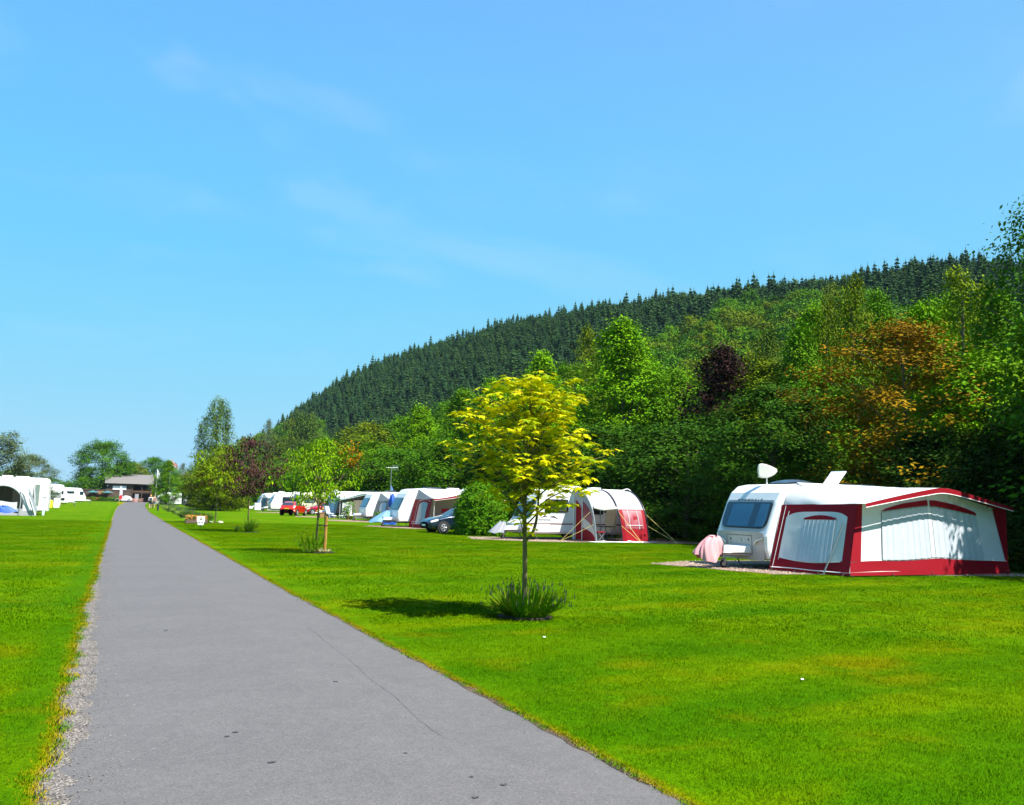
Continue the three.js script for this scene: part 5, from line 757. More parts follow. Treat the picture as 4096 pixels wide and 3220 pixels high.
// --- caravan with the green edged awning, chairs in front
caravan('touring_caravan', 'white caravan almost hidden behind the green edged awning', [19.6, -84.8], { L: 6.6, W: 2.2, H: 2.6, fw: [3, 4, 1.8, 0.86, 0.12], vents: [[0.9, 0, 0.5, 0.6, 0.12], [4.6, 0.2, 0.6, 1.2, 0.14, Mt.tint]] });
fullAwning('green_awning', 'white roofed awning with dark green edge and chairs in front', { x0: 19.5, x1: 25.6, zw: -83.68, zf: -81, hw: 2.55, he: 1.85, hp: 2.42, roof: Mt.white, endM: Mt.greenCloth, trim: Mt.greenCloth, sideM: mat([0.12, 0.2, 0.24], 0.6), winM: mat([0.2, 0.33, 0.45], 0.5), front: [[0.06, 0.24, 1.55, Mt.canvas], [0.25, 0.6, 1.75, mat([0.16, 0.14, 0.11], 0.8)], [0.6, 0.66, 1.9, Mt.canvasGrey], [0.02, 0.98, 0.25, Mt.greenCloth]] });  // brown front sheet paints the dark inside of the opening
function lounger(label, [x, z], turn) { const c = thing('garden_chair', label, 'chair', [x, 0, z], turn, 'white reclining garden chairs'); part('backrest', rbox(0.5, 0.72, 0.07, 0.03, 0, 0.36, 0).rotateX(-0.35).translate(0, 0.42, -0.2), Mt.curtain, c); part('seat', rbox(0.5, 0.07, 0.5, 0.03, 0, 0.42, 0.05), Mt.curtain, c); part('footrest', rbox(0.46, 0.05, 0.4, 0.02, 0, 0.3, 0.48).rotateX(0.12), Mt.curtain, c); for (const s of [-1, 1]) { part('armrest', rbox(0.06, 0.04, 0.5, 0.015, s * 0.29, 0.6, 0), Mt.dark, c); part('leg', tube([V(s * 0.28, 0.0, 0.35), V(s * 0.28, 0.3, 0.2), V(s * 0.28, 0.35, -0.1), V(s * 0.28, 0, -0.3)], 0.02, 14, 6), Mt.curtain, c); } return c; }
lounger('white reclining chair in front of the green edged awning', [20.4, -80.1], R(-60)); lounger('second white chair by the green awning corner', [19.0, -80.4], R(30));
{
  const b = thing('wooden_box', 'reddish brown wooden box beside the green awning corner', 'box', [18.5, 0, -80.8]); part('body', rbox(0.75, 0.42, 0.45, 0.02, 0, 0.215, 0), Mt.wood, b); part('lid', rbox(0.8, 0.05, 0.5, 0.015, 0, 0.45, 0), mat([0.36, 0.15, 0.05], 0.7), b);
  const f = crown({ seed: 72, shape: 'bush', y0: 0.0, y1: 1.5, r: 0.7, clumps: 40, per: 22, clump: 0.2, leaf: 0.13 });
  const t = thing('potted_plant', 'leafy potted plants with pale flowers by the white caravan hitch', 'plant', [19.5, 0, -75.2]); part('foliage', f.geo, L.mid, t).userData.kind = 'stuff'; part('pot', cyl(0.25, 0.32, 0.35), Mt.wood, t);
  const n = crown({ seed: 73, shape: 'bush', y0: 0, y1: 2.15, r: 0.9, clumps: 60, per: 26, clump: 0.22, leaf: 0.12, shell: 0.7, lobes: 0.1 }), t2 = thing('clipped_bush', 'small bright clipped bush between grey awning caravan and green awning', 'bush', [23.4, 0, -77.5]); part('foliage', n.geo, L.bright, t2).userData.kind = 'stuff';
}
// --- cream caravan, then white ones further up the row
caravan('touring_caravan', 'cream coloured caravan behind the dark red parked car', [20.0, -102], { L: 5.4, W: 2.2, H: 2.55, body: Mt.cream, side: [[0.75, 2.0, 1.32, 1.85, 1, { blind: mat([0.5, 0.5, 0.48], 0.6) }]], vents: [[2, 0, 0.5, 0.7, 0.1]], stripe: [[1.0, 0.05, Mt.silver]] });
caravan('touring_caravan', 'white caravan with dark front window behind the bright red hatchback', [18.9, -114], { L: 6, W: 2.2, H: 2.55, fw: [3, 4, 1.8, 0.85, 0.1], side: [[1.5, 3.4, 1.15, 1.95, 1]], vents: [[1.5, 0, 0.5, 0.8, 0.14], [3.5, 0, 0.5, 0.8, 0.14]] });
fullAwning('sun_canopy', 'pale sun canopy on the white caravan behind the red hatchback', { x0: 21.6, x1: 25.4, zw: -112.9, zf: -110.8, hw: 2.5, he: 1.95, hp: 2.1, roof: Mt.canvas, endM: mat([0.2, 0.25, 0.32], 0.7), trim: Mt.canvasGrey, sideM: Mt.mesh, winM: Mt.tint });
caravan('touring_caravan', 'white caravan beside the blue grey awning at the far end of the row', [19.6, -128], { L: 6, W: 2.2, H: 2.5, fw: [3, 4, 1.8, 0.85, 0.1], vents: [[2.5, 0, 0.5, 0.8, 0.12]] });
fullAwning('blue_awning', 'blue grey awning at the far end of the row', { x0: 19.9, x1: 24.6, zw: -126.9, zf: -124.6, hw: 2.4, he: 1.85, hp: 2.05, roof: Mt.canvas, trim: Mt.blueLight, sideM: mat([0.12, 0.2, 0.32], 0.6), winM: mat([0.14, 0.24, 0.38], 0.5), front: [[0.02, 0.98, 1.8, Mt.canvasGrey]] });
{
  const w = thing('water_carrier', 'white water carrier standing by the blue grey awning', 'container', [18.1, 0, -124.3]); part('barrel', cylX(0.28, 0.5, 0, 0.3, 0), Mt.white, w); part('cap', cylX(0.08, 0.06, -0.28, 0.3, 0), Mt.blue, w);
  const g = thing('gas_locker', 'white storage locker in front of the blue grey awning', 'locker', [19.0, 0, -124.1]); part('body', rbox(0.9, 1.0, 0.5, 0.06, 0, 0.52, 0), Mt.white, g); part('lid', rbox(0.94, 0.08, 0.54, 0.03, 0, 1.05, 0), Mt.canvasGrey, g);
}

// ---------------------------------------------------------------- cars (nose at local x = 0, facing -x)
const HATCH = [[0.0, 0.58, 0.52, 0.5, 0.36, 0.3], [0.12, 0.72, 0.62, 0.7, 0.54, 0.21], [0.5, 0.84, 0.75, 0.83, 0.68, 0.2], [1.05, 0.95, 0.87, 0.865, 0.73, 0.2], [1.3, 1.0, 0.91, 0.87, 0.72, 0.2], [1.95, 1.37, 0.94, 0.87, 0.6, 0.2], [2.35, 1.45, 0.95, 0.87, 0.6, 0.2], [3.2, 1.43, 0.98, 0.86, 0.58, 0.2], [3.65, 1.33, 1.0, 0.84, 0.56, 0.21], [3.95, 1.04, 0.98, 0.8, 0.66, 0.24], [4.08, 0.86, 0.8, 0.76, 0.6, 0.28], [4.12, 0.6, 0.55, 0.7, 0.5, 0.34]];
function carSurface(tab) {
  const at1 = (x) => { let i = 1; while (i < tab.length - 1 && tab[i][0] < x) i++; const a = tab[i - 1], b = tab[i], t = clamp((x - a[0]) / (b[0] - a[0]), 0, 1); return a.map((v, k) => lerp(v, b[k], t)); };
  const sec = (x) => { const w = 0.07; const s = [at1(x - w), at1(x), at1(x), at1(x + w)]; return s[0].map((_, k) => k ? (s[0][k] + s[1][k] + s[2][k] + s[3][k]) / 4 : x); };
  return (x, v) => { const [, yt, yb, wb, wt, y0] = sec(clamp(x, tab[0][0], tab[tab.length - 1][0])), pts = [[wb * 0.9, y0], [wb * 0.99, y0 + 0.14], [wb, (y0 + yb) / 2 + 0.08], [wb * 0.975, yb], [wt, yt - 0.05], [wt * 0.8, yt - 0.008], [0, yt]]; const i = Math.min(5, Math.floor(v)), t = v - i, a = pts[i], b = pts[i + 1], pm = pts[Math.max(0, i - 1)], pn = pts[Math.min(6, i + 2)]; const cr = (k) => 0.5 * (2 * a[k] + (b[k] - pm[k]) * t + (2 * pm[k] - 5 * a[k] + 4 * b[k] - pn[k]) * t * t + (3 * a[k] - pm[k] - 3 * b[k] + pn[k]) * t * t * t); const sharp = i === 3; return [sharp ? lerp(a[0], b[0], t) : cr(0), sharp ? lerp(a[1], b[1], t) : cr(1)]; };
}
function car(name, label, paint, o = {}) {
  const S = carSurface(HATCH), Lc = 4.12, t = thing(name, label, 'car', [0, 0, 0]), P = (x, v, s, off = 0) => { const [w, y] = S(x, v); return V(x, y, s * (w + off)); };
  const half = (s) => surf((u, v) => P(u * Lc, v * 6, s), 70, 30, s < 0);
  part('body', M(half(1), half(-1), surf((u, v) => V(u * Lc, 0.25, lerp(-0.7, 0.7, v)), 4, 2)), paint, t);
  const over = (x0, x1, v0, v1, s, off) => surf((u, v) => { const x = lerp(typeof x0 === 'function' ? x0(v) : x0, typeof x1 === 'function' ? x1(v) : x1, u), vv = lerp(v0, v1, v), p = P(x, vv, s), e = 0.02, n = P(x + e, vv, s).sub(p).cross(P(x, vv + 0.05, s).sub(p)).normalize().multiplyScalar(s); return p.addScaledVector(n, off); }, 14, 8, s < 0);
  for (const s of [-1, 1]) {
    part('side_window', over((v) => 1.42 + 0.5 * v, 2.42, 3.12, 3.88, s, 0.008), Mt.tint, t); part('side_window', over(2.5, (v) => 3.72 - 0.32 * v, 3.14, 3.88, s, 0.008), Mt.tint, t);
    for (const x of [0.82, 3.38]) { part('wheel_arch', cylZ(0.36, 0.24, x, 0.33, s * 0.76, 26), Mt.dark, t); wheel(t, x, 0.31, s * 0.815, 0.31, Mt.alloy, 5); }
    part('headlight', over(0.12, 0.5, 2.55, 3.6, s, 0.01), Mt.lamp, t); part('tail_light', over(3.86, 4.06, 2.6, 3.7, s, 0.012), o.clearTail ? Mt.lamp : Mt.lampRed, t); part('tail_light', over(3.98, 4.11, 1.4, 1.9, s, 0.012), Mt.lamp, t);
    part('mirror', rbox(0.12, 0.12, 0.18, 0.04, 1.55, 0.98, s * 0.96), paint, t); part('sill', over(1.2, 3.0, 0.05, 0.5, s, 0.006), Mt.dark, t);
  }
  part('windscreen', M(over(1.34, 1.98, 4.35, 6, 1, 0.008), over(1.34, 1.98, 4.35, 6, -1, 0.008)), Mt.tint, t); part('rear_window', M(over(3.62, 3.94, 4.4, 6, 1, 0.01), over(3.62, 3.94, 4.4, 6, -1, 0.01)), Mt.tint, t);
  part('grille', M(over(0.0, 0.1, 0.8, 2.0, 1, 0.01), over(0.0, 0.1, 0.8, 2.0, -1, 0.01)), Mt.dark, t);
  part('number_plate', rbox(0.02, 0.11, 0.5, 0.005, 4.15, 0.72, 0), Mt.plateYellow, t); part('number_plate', rbox(0.02, 0.11, 0.5, 0.005, -0.03, 0.42, 0), Mt.plateWhite, t);
  part('rear_bumper', M(over(3.75, 4.12, 0, 0.9, 1, 0.008), over(3.75, 4.12, 0, 0.9, -1, 0.008)), Mt.dark, t);
  return t;
}
const paint = (c) => mat(c, 0.28, { phys: true, clearcoat: 1, clearcoatRoughness: 0.06, metalness: 0.25 });
const blueCar = car('parked_car', 'dark blue hatchback with silver wheels half hidden by the clipped round bush', paint([0.008, 0.02, 0.04])); at(blueCar, 16.15, 0, -45.55).rotation.y = R(4);
const redCar = car('parked_car', 'bright red hatchback seen from behind with a yellow number plate', paint([0.62, 0.025, 0.008]), { clearTail: true }); redCar.rotation.y = R(180 + 59); at(redCar, 18.5, 0, -91.6);
const crimson = car('parked_car', 'dark crimson car parked in front of the cream caravan', paint([0.42, 0.006, 0.03])); at(crimson, 19.9, 0, -96.8);
const farRed = copy(redCar, [18.4, 0, -172], 0, undefined, 'bright red car parked among the far trees'); farRed.rotation.y = R(8);
const whiteCar = car('parked_car', 'white car parked in front of the timber building', paint([0.75, 0.75, 0.75])); at(whiteCar, 0.9, 0, -231).rotation.y = R(5);
{ const m = thing('motorcycle', 'small yellow and black motorcycle beside the red hatchback', 'motorcycle', [19.6, 0, -87.5]); for (const x of [0, 1.25]) { const w = part('wheel', new THREE.TorusGeometry(0.26, 0.06, 8, 22).translate(x, 0.32, 0), Mt.rubber, m); part('hub', cylZ(0.08, 0.1, x, 0.32, 0, 12), Mt.steel, w); } part('frame', M(bar(V(0, 0.32, 0), V(0.25, 0.95, 0), 0.04), bar(V(1.25, 0.32, 0), V(0.6, 0.5, 0), 0.04), rbox(0.45, 0.35, 0.26, 0.06, 0.6, 0.45, 0)), Mt.dark, m); part('tank', rbox(0.5, 0.22, 0.28, 0.08, 0.5, 0.78, 0), mat([0.6, 0.5, 0.01], 0.3), m); part('seat', rbox(0.55, 0.1, 0.26, 0.04, 0.98, 0.76, 0), Mt.dark, m); part('handlebar', bar(V(0.22, 1.0, -0.32), V(0.22, 1.0, 0.32), 0.018), Mt.steel, m); part('mudguard', new THREE.TorusGeometry(0.33, 0.05, 6, 14, 2.2).rotateZ(0.4).translate(0, 0.32, 0), mat([0.6, 0.5, 0.01], 0.3), m); }

// ---------------------------------------------------------------- across the lane (fronts towards the lane)
{
  const c = caravan('motorhome', 'white motorhome with roof domes behind the grey porch awning', [-4.15, -73.6], { category: 'motorhome', turn: Math.PI, L: 7.6, W: 2.3, H: 2.76, hitch: false, prof: [[0.02, 0.3], [0, 1.0], [0, 1.3], [0.02, 1.5], [0.05, 2.5], [0.12, 2.68], [0.25, 2.74], [0.5, 2.76], [1.2, 2.76], [7.2, 2.76], [7.5, 2.6], [7.6, 2.2], [7.6, 0.3]], side: [[0.6, 0.95, 0.7, 2.3, -1, { frame: Mt.cream, blind: Mt.cream }]], vents: [[1.9, 0.1, 0.5, 0.9, 0.1, Mt.lamp], [2.9, 0.1, 0.5, 0.7, 0.14, Mt.lamp]] });
  const a = thing('porch_tent', 'white and grey porch awning with arched open front beside the motorhome', 'awning', [-5.0, 0, -72.4]);
  const zf = -70.2, xr = -5.05, xl = -9.2;
  wpart('roof', surf((u, v) => V(lerp(xl, xr, u), 2.5 - 0.42 * v * v, lerp(-72.42, zf - 0.05, v)), 10, 8), Mt.canvas, a);
  const ar = (x) => 0.62 + 1.45 * Math.sqrt(Math.max(0, 1 - ((x + 6.9) / 1.3) ** 2));
  wpart('front_wall', surf((u, v) => { const x = lerp(xl, xr, u), lo = Math.abs(x + 6.9) < 1.3 ? Math.max(0.7, ar(x) - 0.0) : 0.35; return V(x, lerp(lo, 2.1, v), zf + 0.25 * (1 - lerp(lo, 2.1, v) / 2.1)); }, 80, 6), Mt.canvas, a);
  wpart('front_skirt', surf((u, v) => V(lerp(xl, xr + 0.3 * (1 - v), u), 0.5 * v, zf + 0.25 * (1 - v * 0.25)), 20, 3), Mt.canvasGrey, a);
  wpart('roll_up_panel', surf((u, v) => V(lerp(-8.4, -5.95, u), lerp(0.42, 0.98 - 0.05 * Math.sin(u * 9), v), zf + 0.22), 20, 4), Mt.canvas, a);
  wpart('arch_pole', tube(Array.from({ length: 17 }, (_, i) => { const k = Math.PI * i / 16; return V(-6.9 + 1.34 * Math.cos(k), 0.6 + 1.5 * Math.sin(k), zf + 0.12); }), 0.05, 40, 7), Mt.mesh, a);
  wpart('corner_pole', tube([V(-5.8, 0.02, zf + 0.3), V(-5.75, 1.0, zf + 0.2), V(-5.82, 1.7, zf + 0.12)], 0.04, 12, 6), Mt.mesh, a);
  wpart('end_wall', surf((u, v) => V(xr + 0.3 * (1 - v) - 0.1 * u, v * lerp(2.08, 2.5, u), lerp(zf + 0.25 * (1 - v), -72.4, u)), 10, 10), Mt.canvasGrey, a);
  wpart('end_window', surf((u, v) => V(xr - 0.35 + 0.75 * (1 - v) - 0.35 * u * (1 - v) + 0.06, 0.35 + 1.75 * v, zf + 0.34 * (1 - v) + 0.06), 6, 8), Mt.mesh, a, 'dark mesh window in the awning corner');
  wpart('end_piping', M(tube([V(-5.75, 1.75, zf + 0.2), V(-5.35, 1.2, zf + 0.35), V(-5.0, 0.4, zf + 0.42)], 0.04, 12, 6), tube([V(-5.6, 1.95, zf + 0.2), V(-5.2, 1.3, zf + 0.4), V(-4.75, 0.05, zf + 0.45)], 0.035, 12, 6)), Mt.piping, a);
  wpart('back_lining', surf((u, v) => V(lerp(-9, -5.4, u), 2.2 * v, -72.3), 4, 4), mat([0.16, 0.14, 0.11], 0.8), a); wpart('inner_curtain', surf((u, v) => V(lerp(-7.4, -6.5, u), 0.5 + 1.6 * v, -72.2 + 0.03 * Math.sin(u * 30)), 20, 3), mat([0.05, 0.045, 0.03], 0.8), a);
  const b = thing('covered_bicycle', 'blue cloth thrown over a small trolley in front of the porch awning', 'cloth', [-6.7, 0, -68.6]); part('cloth', surf((u, v) => { const k = u * 6.283, r = 0.1 + 0.42 * v; return V(Math.cos(k) * r * 1.3 + 0.3 * v, 0.25 + 0.42 * (1 - v * v) + 0.06 * Math.sin(k * 3), Math.sin(k) * r * 0.6); }, 26, 8), Mt.blue, b); part('wheel', new THREE.TorusGeometry(0.14, 0.05, 8, 16).translate(-0.6, 0.19, 0.1), Mt.rubber, b); part('handle', bar(V(-0.5, 0.3, 0.1), V(-0.25, 0.85, 0), 0.02), Mt.steel, b);
  const s = thing('white_box', 'low white box beside the blue covered trolley', 'box', [-7.9, 0, -69.2]); part('body', rbox(1.5, 0.38, 0.5, 0.04, 0, 0.2, 0), Mt.white, s); part('lid', rbox(1.54, 0.05, 0.54, 0.02, 0, 0.41, 0), Mt.canvasGrey, s);
  const pp = thing('service_post', 'pale blue service post next to the porch awning', 'post', [-4.35, 0, -71.5]); part('post', rbox(0.16, 1.3, 0.16, 0.02, 0, 0.65, 0), mat([0.5, 0.65, 0.7], 0.5), pp); part('cap', rbox(0.2, 0.06, 0.2, 0.02, 0, 1.33, 0), Mt.canvasGrey, pp);
  const bin = thing('waste_bin', 'yellow and white containers standing between two caravans across the lane', 'bin', [-5.7, 0, -108]); part('body', rbox(0.6, 1.1, 0.6, 0.06, 0.35, 0.56, 0), Mt.white, bin); part('yellow_container', rbox(0.45, 0.85, 0.5, 0.05, -0.25, 0.43, 0.1), mat([0.7, 0.62, 0.02], 0.5), bin);
  const c2 = caravan('touring_caravan', 'white caravan with rounded end and low window beyond the porch awning', [-5.15, -134.2], { turn: Math.PI, L: 7, W: 2.3, H: 2.9, side: [[0.7, 2.2, 1.55, 2.05, -1], [0.5, 1.6, 0.7, 1.05, -1]] });
  fullAwning('small_awning', 'grey fronted awning on the caravan with rounded end', { x0: -8.6, x1: -6.0, zw: -133, zf: -131, hw: 2.0, he: 1.9, hp: 1.95, roof: Mt.canvas, trim: Mt.canvas, sideM: Mt.canvas, front: [[0.02, 0.98, 1.8, Mt.canvasGrey]] });
  caravan('touring_caravan', 'furthest white caravan across the lane with a small end window', [-3.95, -173.2], { turn: Math.PI, L: 6, W: 2.3, H: 2.72, side: [[0.4, 1.0, 1.5, 2.1, -1], [1.9, 3.1, 1.7, 2.1, -1]] });
}
// ---------------------------------------------------------------- white vans and motorhome among the far trees
{
  caravan('touring_caravan', 'white caravan beside the lane end with a sharp raked front', [7.0, -163], { L: 4.6, W: 2.2, H: 2.3, hitch: false, prof: [[0, 0.3], [0, 0.5], [0.1, 0.8], [0.3, 1.0], [0.9, 2.0], [1.1, 2.15], [1.3, 2.25], [1.6, 2.3], [2, 2.3], [4.2, 2.3], [4.5, 2.2], [4.6, 1.9], [4.6, 0.3]], side: [[1.2, 2.6, 1.1, 1.7]] });
  caravan('motorhome', 'white motorhome with two dark windows under the far plum tree', [12.0, -163], { category: 'motorhome', L: 2.4, W: 2.2, H: 2.7, hitch: false, wx: 1.9, prof: [[0, 0.3], [0, 0.6], [0.05, 1.0], [0.2, 1.3], [0.7, 2.1], [0.9, 2.4], [1.1, 2.6], [1.3, 2.68], [1.6, 2.7], [2.2, 2.7], [2.35, 2.6], [2.4, 2.4], [2.4, 0.3]], side: [[0.65, 1.2, 1.2, 1.75], [1.6, 2.1, 1.2, 1.75]] });
  const vm = car('parked_car', 'silver car parked in front of the far motorhome', paint([0.35, 0.37, 0.4])); at(vm, 11.6, 0, -159);
  const v2 = car('parked_car', 'white car parked beyond the far motorhome', paint([0.7, 0.7, 0.7])); at(v2, 14.6, 0, -168);
}
// ---------------------------------------------------------------- timber building, fence, banner, flags
{
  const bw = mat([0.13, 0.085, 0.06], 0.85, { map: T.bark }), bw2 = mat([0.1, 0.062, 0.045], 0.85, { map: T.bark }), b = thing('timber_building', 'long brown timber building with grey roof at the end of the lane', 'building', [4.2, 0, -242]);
  for (let i = 0; i < 11; i++) part('board', box(6.0, 0.385, 0.06, -2.2, 0.2 + i * 0.39, 5.0 + (i % 2) * 0.012), i % 3 ? bw : bw2, b);
  part('wall', M(box(0.2, 4.4, 9, -5.2, 2.2, 0.4), box(0.2, 4.4, 9, 5.4, 2.2, 0.4), box(10.6, 4.4, 0.2, 0.1, 2.2, -4), box(4.2, 0.5, 0.2, 3.2, 2.4, 5)), bw2, b);
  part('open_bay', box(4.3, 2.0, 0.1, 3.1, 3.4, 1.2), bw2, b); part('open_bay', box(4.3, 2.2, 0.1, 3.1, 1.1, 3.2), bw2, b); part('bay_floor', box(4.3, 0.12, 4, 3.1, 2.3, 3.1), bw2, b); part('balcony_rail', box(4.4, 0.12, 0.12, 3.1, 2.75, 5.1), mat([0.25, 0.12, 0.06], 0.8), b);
  for (const x of [0.85, 3.1, 5.3]) part('post', box(0.18, 4.4, 0.18, x, 2.2, 5.12), bw, b);
  const rs = mat([0.2, 0.185, 0.17], 0.9, { map: T.grain }), sl = [plate(poly([[-5.6, 0], [5.8, 0], [5.8, 2.6], [-5.6, 2.6]]), 0.12).rotateX(-0.95).translate(0, 4.45, 5.7)];
  const rf = part('roof', M(sl, plate(poly([[-5.6, 0], [5.8, 0], [5.8, 7.6], [-5.6, 7.6]]), 0.12).rotateX(-Math.PI / 2 + 0.15).scale(1, 1, 1).translate(0, 5.9, 3.6)), rs, b); for (let i = 0; i < 10; i++) part('roof_batten', box(0.06, 0.05, 2.5, -5.2 + i * 1.18, 0, 0).rotateX(0.62).translate(0, 5.2, 4.85), rs, rf);
  part('name_board', rbox(3.15, 1.0, 0.06, 0.02, -2.15, 3.45, 5.12), Mt.plateWhite, b, 'blank white board on the wall'); part('lamp', new THREE.SphereGeometry(0.18, 10, 8).translate(-4.9, 3.9, 5.2), Mt.lamp, b); part('door', box(0.9, 2.0, 0.08, 2.0, 1.0, 5.0), Mt.canvasGrey, b);
  const f = thing('timber_fence', 'tall dark board fence across the lane beside the building', 'fence', [-7, 0, -236]); for (let i = 0; i < 26; i++) part('board', box(0.46, 2.9 + 0.1 * hash2(i, 3), 0.05, -5.6 + i * 0.48, 1.45, 0.02 * (i % 2)), i % 4 ? bw2 : bw, f); part('rail', box(12.6, 0.12, 0.12, 0.3, 2.75, 0.09), bw, f);
  const cn = mat([0.04, 0.14, 0.14], 0.6); for (const [x, l] of [[-3.9, 'green sun umbrella in front of the dark fence'], [-0.6, 'green sun umbrella next to the building']]) { const u = thing('garden_umbrella', l, 'umbrella', [x, 0, -234.6]); part('pole', cyl(0.04, 0.04, 2.4), Mt.wood, u); part('canopy', new THREE.ConeGeometry(1.5, 0.55, 8, 1, true).translate(0, 2.4, 0), cn, u); }
  // flower baskets and bedding along the hedge
  const q = rng(44), col = { red: [0.5, 0.03, 0.02], pinkish: [0.55, 0.16, 0.2], orange: [0.55, 0.25, 0.03] };
  const mass = (n, r, hh, c, s) => { const fl = []; for (let i = 0; i < n; i++) { const a = q() * 6.283, d = r * Math.sqrt(q()); fl.push({ c: V(Math.cos(a) * d, hh * q(), Math.sin(a) * d * 0.6), n: V(q() - 0.5, 0.6, q()).normalize(), d: V(q() - 0.5, 0, q() - 0.5), l: s, w: s * 0.8, t: q() < 0.5 ? c : [0.06, 0.14, 0.02] }); } return leafMesh(fl); }, fm = mat(0xffffff, 0.8, { vertexColors: true });
  [[-2.7, 'pink flower basket hanging on the dark fence', col.pinkish], [-1.8, 'orange flower basket hanging on the dark fence', col.orange], [-0.2, 'red flower basket hanging on the dark fence', col.red]].forEach(([x, l, c]) => { const h = thing('flower_basket', l, 'flowers', [x, 1.75, -235.5]); part('flowers', mass(160, 0.55, 0.75, c, 0.16), fm, h).userData.kind = 'stuff'; part('basket', new THREE.SphereGeometry(0.35, 10, 6, 0, 6.29, 1.57, 1.57).translate(0, 0.15, 0), Mt.wood, h); part('bracket', bar(V(0, 0.7, -0.5), V(0, 0.95, 0), 0.03), Mt.dark, h); });
  [[-3.6, 'red flower bed at the hedge end'], [6.0, 'pink flower bed at the lane end']].forEach(([x, l], i) => { const h = thing('flower_bed', l, 'flowers', [x, 0, -229 - i * 3]); part('flowers', mass(420, 1.7, 0.9, i ? col.pinkish : col.red, 0.18), fm, h).userData.kind = 'stuff'; });
  for (let i = 0; i < 5; i++) { const k = thing('low_hedge', 'low clipped green hedge section at the end of the far lawn', 'hedge', [-5.4 + i * 1.75, 0, -225], i, 'low hedge sections'), g = part('foliage', KIND.bush.crown, i % 2 ? L.mid : L.deep, k); g.scale.set(0.26, 0.115, 0.26); g.userData.kind = 'stuff'; }
  const fb = thing('feather_banner', 'tall feather banner with a red foot beside the lane end', 'banner', [2.05, 0, -215]), bs = poly([[-0.08, 0.7], [0.5, 0.75], [0.55, 2.4], [0.4, 3.3], [0.15, 3.75], [0, 3.6]]); part('sail', plate(bs, 0.02), mat([0.5, 0.5, 0.58], 0.6), fb); part('red_panel', plate(poly([[-0.09, 0.68], [0.52, 0.7], [0.5, 1.5], [0.2, 1.75], [-0.05, 1.4]]), 0.03).translate(0, 0, 0.012), mat([0.6, 0.01, 0.02], 0.6), fb); part('pole', tube([V(-0.05, 0, 0), V(-0.05, 2, 0), V(0, 3.6, 0), V(0.2, 3.8, 0)], 0.03, 16, 6), Mt.piping, fb);
  const cv = document.createElement('canvas'); cv.width = 128; cv.height = 64; const x = cv.getContext('2d'); x.fillStyle = '#1c2a6a'; x.fillRect(0, 0, 128, 64); x.lineWidth = 16; x.strokeStyle = '#fff'; x.beginPath(); x.moveTo(0, 0); x.lineTo(128, 64); x.moveTo(128, 0); x.lineTo(0, 64); x.stroke(); x.lineWidth = 6; x.strokeStyle = '#c8102e'; x.stroke(); x.fillStyle = '#fff'; x.fillRect(52, 0, 24, 64); x.fillRect(0, 22, 128, 20); x.fillStyle = '#c8102e'; x.fillRect(57, 0, 14, 64); x.fillRect(0, 26, 128, 12);
  const ft = new THREE.CanvasTexture(cv); ft.colorSpace = THREE.SRGBColorSpace;
  const fp = thing('flag_pole', 'white flag pole with a red white and blue flag', 'flag pole', [11, 0, -190]); part('pole', cyl(0.06, 0.04, 9.4), Mt.white, fp); part('flag', surf((u, v) => V(0.05 + 1.5 * u - 0.2 * v, 8.2 + 1.15 * v - 1.0 * u, 0.15 * Math.sin(u * 8)), 20, 8), mat(0xffffff, 0.7, { map: ft }), fp);
  const f2 = thing('flag_pole', 'shorter pole with a limp white flag', 'flag pole', [8.5, 0, -190]); part('pole', cyl(0.06, 0.04, 7.2), Mt.white, f2); part('flag', surf((u, v) => V(0.05 + 0.55 * u * (0.4 + 0.6 * v), 5.6 + 1.5 * v - 0.9 * u, 0.1 * Math.sin(u * 9 + v * 3)), 14, 8), Mt.white, f2);
}
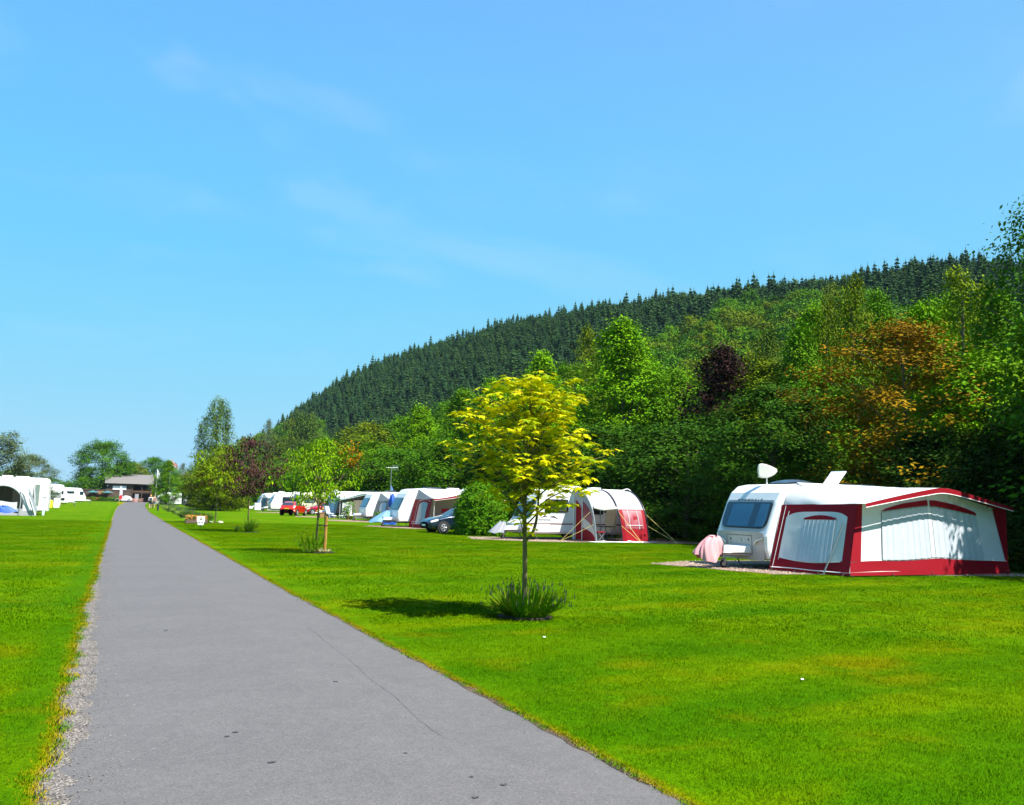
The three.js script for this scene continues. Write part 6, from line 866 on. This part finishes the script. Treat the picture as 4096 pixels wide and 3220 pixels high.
// ---------------------------------------------------------------- two walkers
function person(label, [x, z], turn, { top, legs, skin, hair, pack, stride = 0.2 }) {
  const t = thing('person', label, 'person', [x, 0, z], turn, 'walkers on the lane'), N = 56, S = 2.0, mc = new MarchingCubes(N, new THREE.MeshBasicMaterial(), false, false, 60000); mc.isolation = 0;
  const J = [[V(-0.1, 0.92, 0), 0.11, V(-0.12, 0.5, stride * 0.5), 0.075], [V(-0.12, 0.5, stride * 0.5), 0.07, V(-0.12, 0.07, stride), 0.045], [V(-0.12, 0.04, stride), 0.045, V(-0.13, 0.035, stride - 0.17), 0.035], [V(0.1, 0.92, 0), 0.11, V(0.12, 0.5, -stride * 0.4), 0.075], [V(0.12, 0.5, -stride * 0.4), 0.07, V(0.12, 0.07, -stride * 0.6), 0.045], [V(0.12, 0.04, -stride * 0.6), 0.045, V(0.13, 0.035, -stride * 0.6 - 0.17), 0.035], [V(0, 0.95, 0), 0.16, V(0, 1.32, 0), 0.17], [V(-0.12, 1.38, 0), 0.09, V(0.12, 1.38, 0), 0.09], [V(0, 1.4, 0), 0.06, V(0, 1.54, -0.01), 0.055], [V(0, 1.6, -0.02), 0.1, V(0, 1.66, 0), 0.1], [V(-0.2, 1.38, 0), 0.06, V(-0.27, 1.1, -0.06), 0.047], [V(-0.27, 1.1, -0.06), 0.045, V(-0.26, 0.86, -0.16), 0.032], [V(0.2, 1.38, 0), 0.06, V(0.27, 1.1, 0.04), 0.047], [V(0.27, 1.1, 0.04), 0.045, V(0.27, 0.86, 0.0), 0.032], [V(-0.26, 0.84, -0.16), 0.035, V(-0.25, 0.76, -0.18), 0.028], [V(0.27, 0.84, 0), 0.035, V(0.27, 0.76, -0.01), 0.028]];
  const p = V(0, 0, 0), ab = V(0, 0, 0), ap = V(0, 0, 0);
  for (let k = 0; k < N; k++) for (let j = 0; j < N; j++) for (let i = 0; i < N; i++) { p.set((i - N / 2) / (N / 2) * S / 2, (j - N / 2) / (N / 2) * S / 2 + 0.88, (k - N / 2) / (N / 2) * S / 2); let e = 0; for (const [a, r0, b, r1] of J) { ab.subVectors(b, a); ap.subVectors(p, a); const h = clamp(ap.dot(ab) / ab.lengthSq(), 0, 1); e += Math.exp(-42 * (ap.addScaledVector(ab, -h).length() - lerp(r0, r1, h))); } mc.field[i + j * N + k * N * N] = Math.log(e) / 42; }
  mc.update(); const n = mc.count ?? mc.geometry.drawRange.count, pos = new Float32Array(n * 3), nor = mc.normalArray.slice(0, n * 3); for (let i = 0; i < n; i++) { pos[i * 3] = mc.positionArray[i * 3] * S / 2; pos[i * 3 + 1] = mc.positionArray[i * 3 + 1] * S / 2 + 0.88; pos[i * 3 + 2] = mc.positionArray[i * 3 + 2] * S / 2; }
  const col = new Float32Array(n * 3); for (let i = 0; i < n; i++) { const y = pos[i * 3 + 1], ax = Math.abs(pos[i * 3]), c = y > 1.45 ? skin : y > 0.98 && !(ax > 0.23 && y < 1.22) ? top : y > 0.55 && ax < 0.22 ? legs : y < 0.08 ? [0.05, 0.05, 0.05] : skin; col.set(c, i * 3); }
  const g = new THREE.BufferGeometry(); g.setAttribute('position', new THREE.BufferAttribute(pos, 3)); g.setAttribute('normal', new THREE.BufferAttribute(nor, 3)); g.setAttribute('color', new THREE.BufferAttribute(col, 3));
  part('body', g, mat(0xffffff, 0.8, { vertexColors: true }), t);
  part('hair', new THREE.SphereGeometry(0.122, 14, 10, 0, 6.29, 0, 1.75).rotateX(0.5).translate(0, 1.66, 0.005), mat(hair, 0.9), t);
  for (const s of [-1, 1]) { part('eye', new THREE.SphereGeometry(0.013, 8, 6).translate(s * 0.035, 1.645, -0.108), Mt.dark, t); part('ear', new THREE.SphereGeometry(0.025, 8, 6).scale(0.5, 1, 0.8).translate(s * 0.108, 1.63, 0), mat(skin, 0.8), t); } part('nose', new THREE.ConeGeometry(0.018, 0.045, 6).translate(0, 1.615, -0.122), mat(skin, 0.8), t);
  if (pack) part('backpack', rbox(0.3, 0.42, 0.16, 0.06, 0, 1.2, 0.22), mat(pack, 0.8), t);
  return t;
}
person('person in white top and dark shorts with a backpack walking up the lane', [4.75, -118], R(8), { top: [0.7, 0.68, 0.66], legs: [0.05, 0.06, 0.09], skin: [0.5, 0.3, 0.2], hair: [0.5, 0.28, 0.06], pack: [0.06, 0.06, 0.08] });
person('person in brown top walking just ahead of the one with backpack', [5.4, -124], R(-4), { top: [0.3, 0.16, 0.12], legs: [0.06, 0.07, 0.1], skin: [0.5, 0.3, 0.2], hair: [0.12, 0.07, 0.04], stride: -0.2 });

renderer.render(scene, camera);
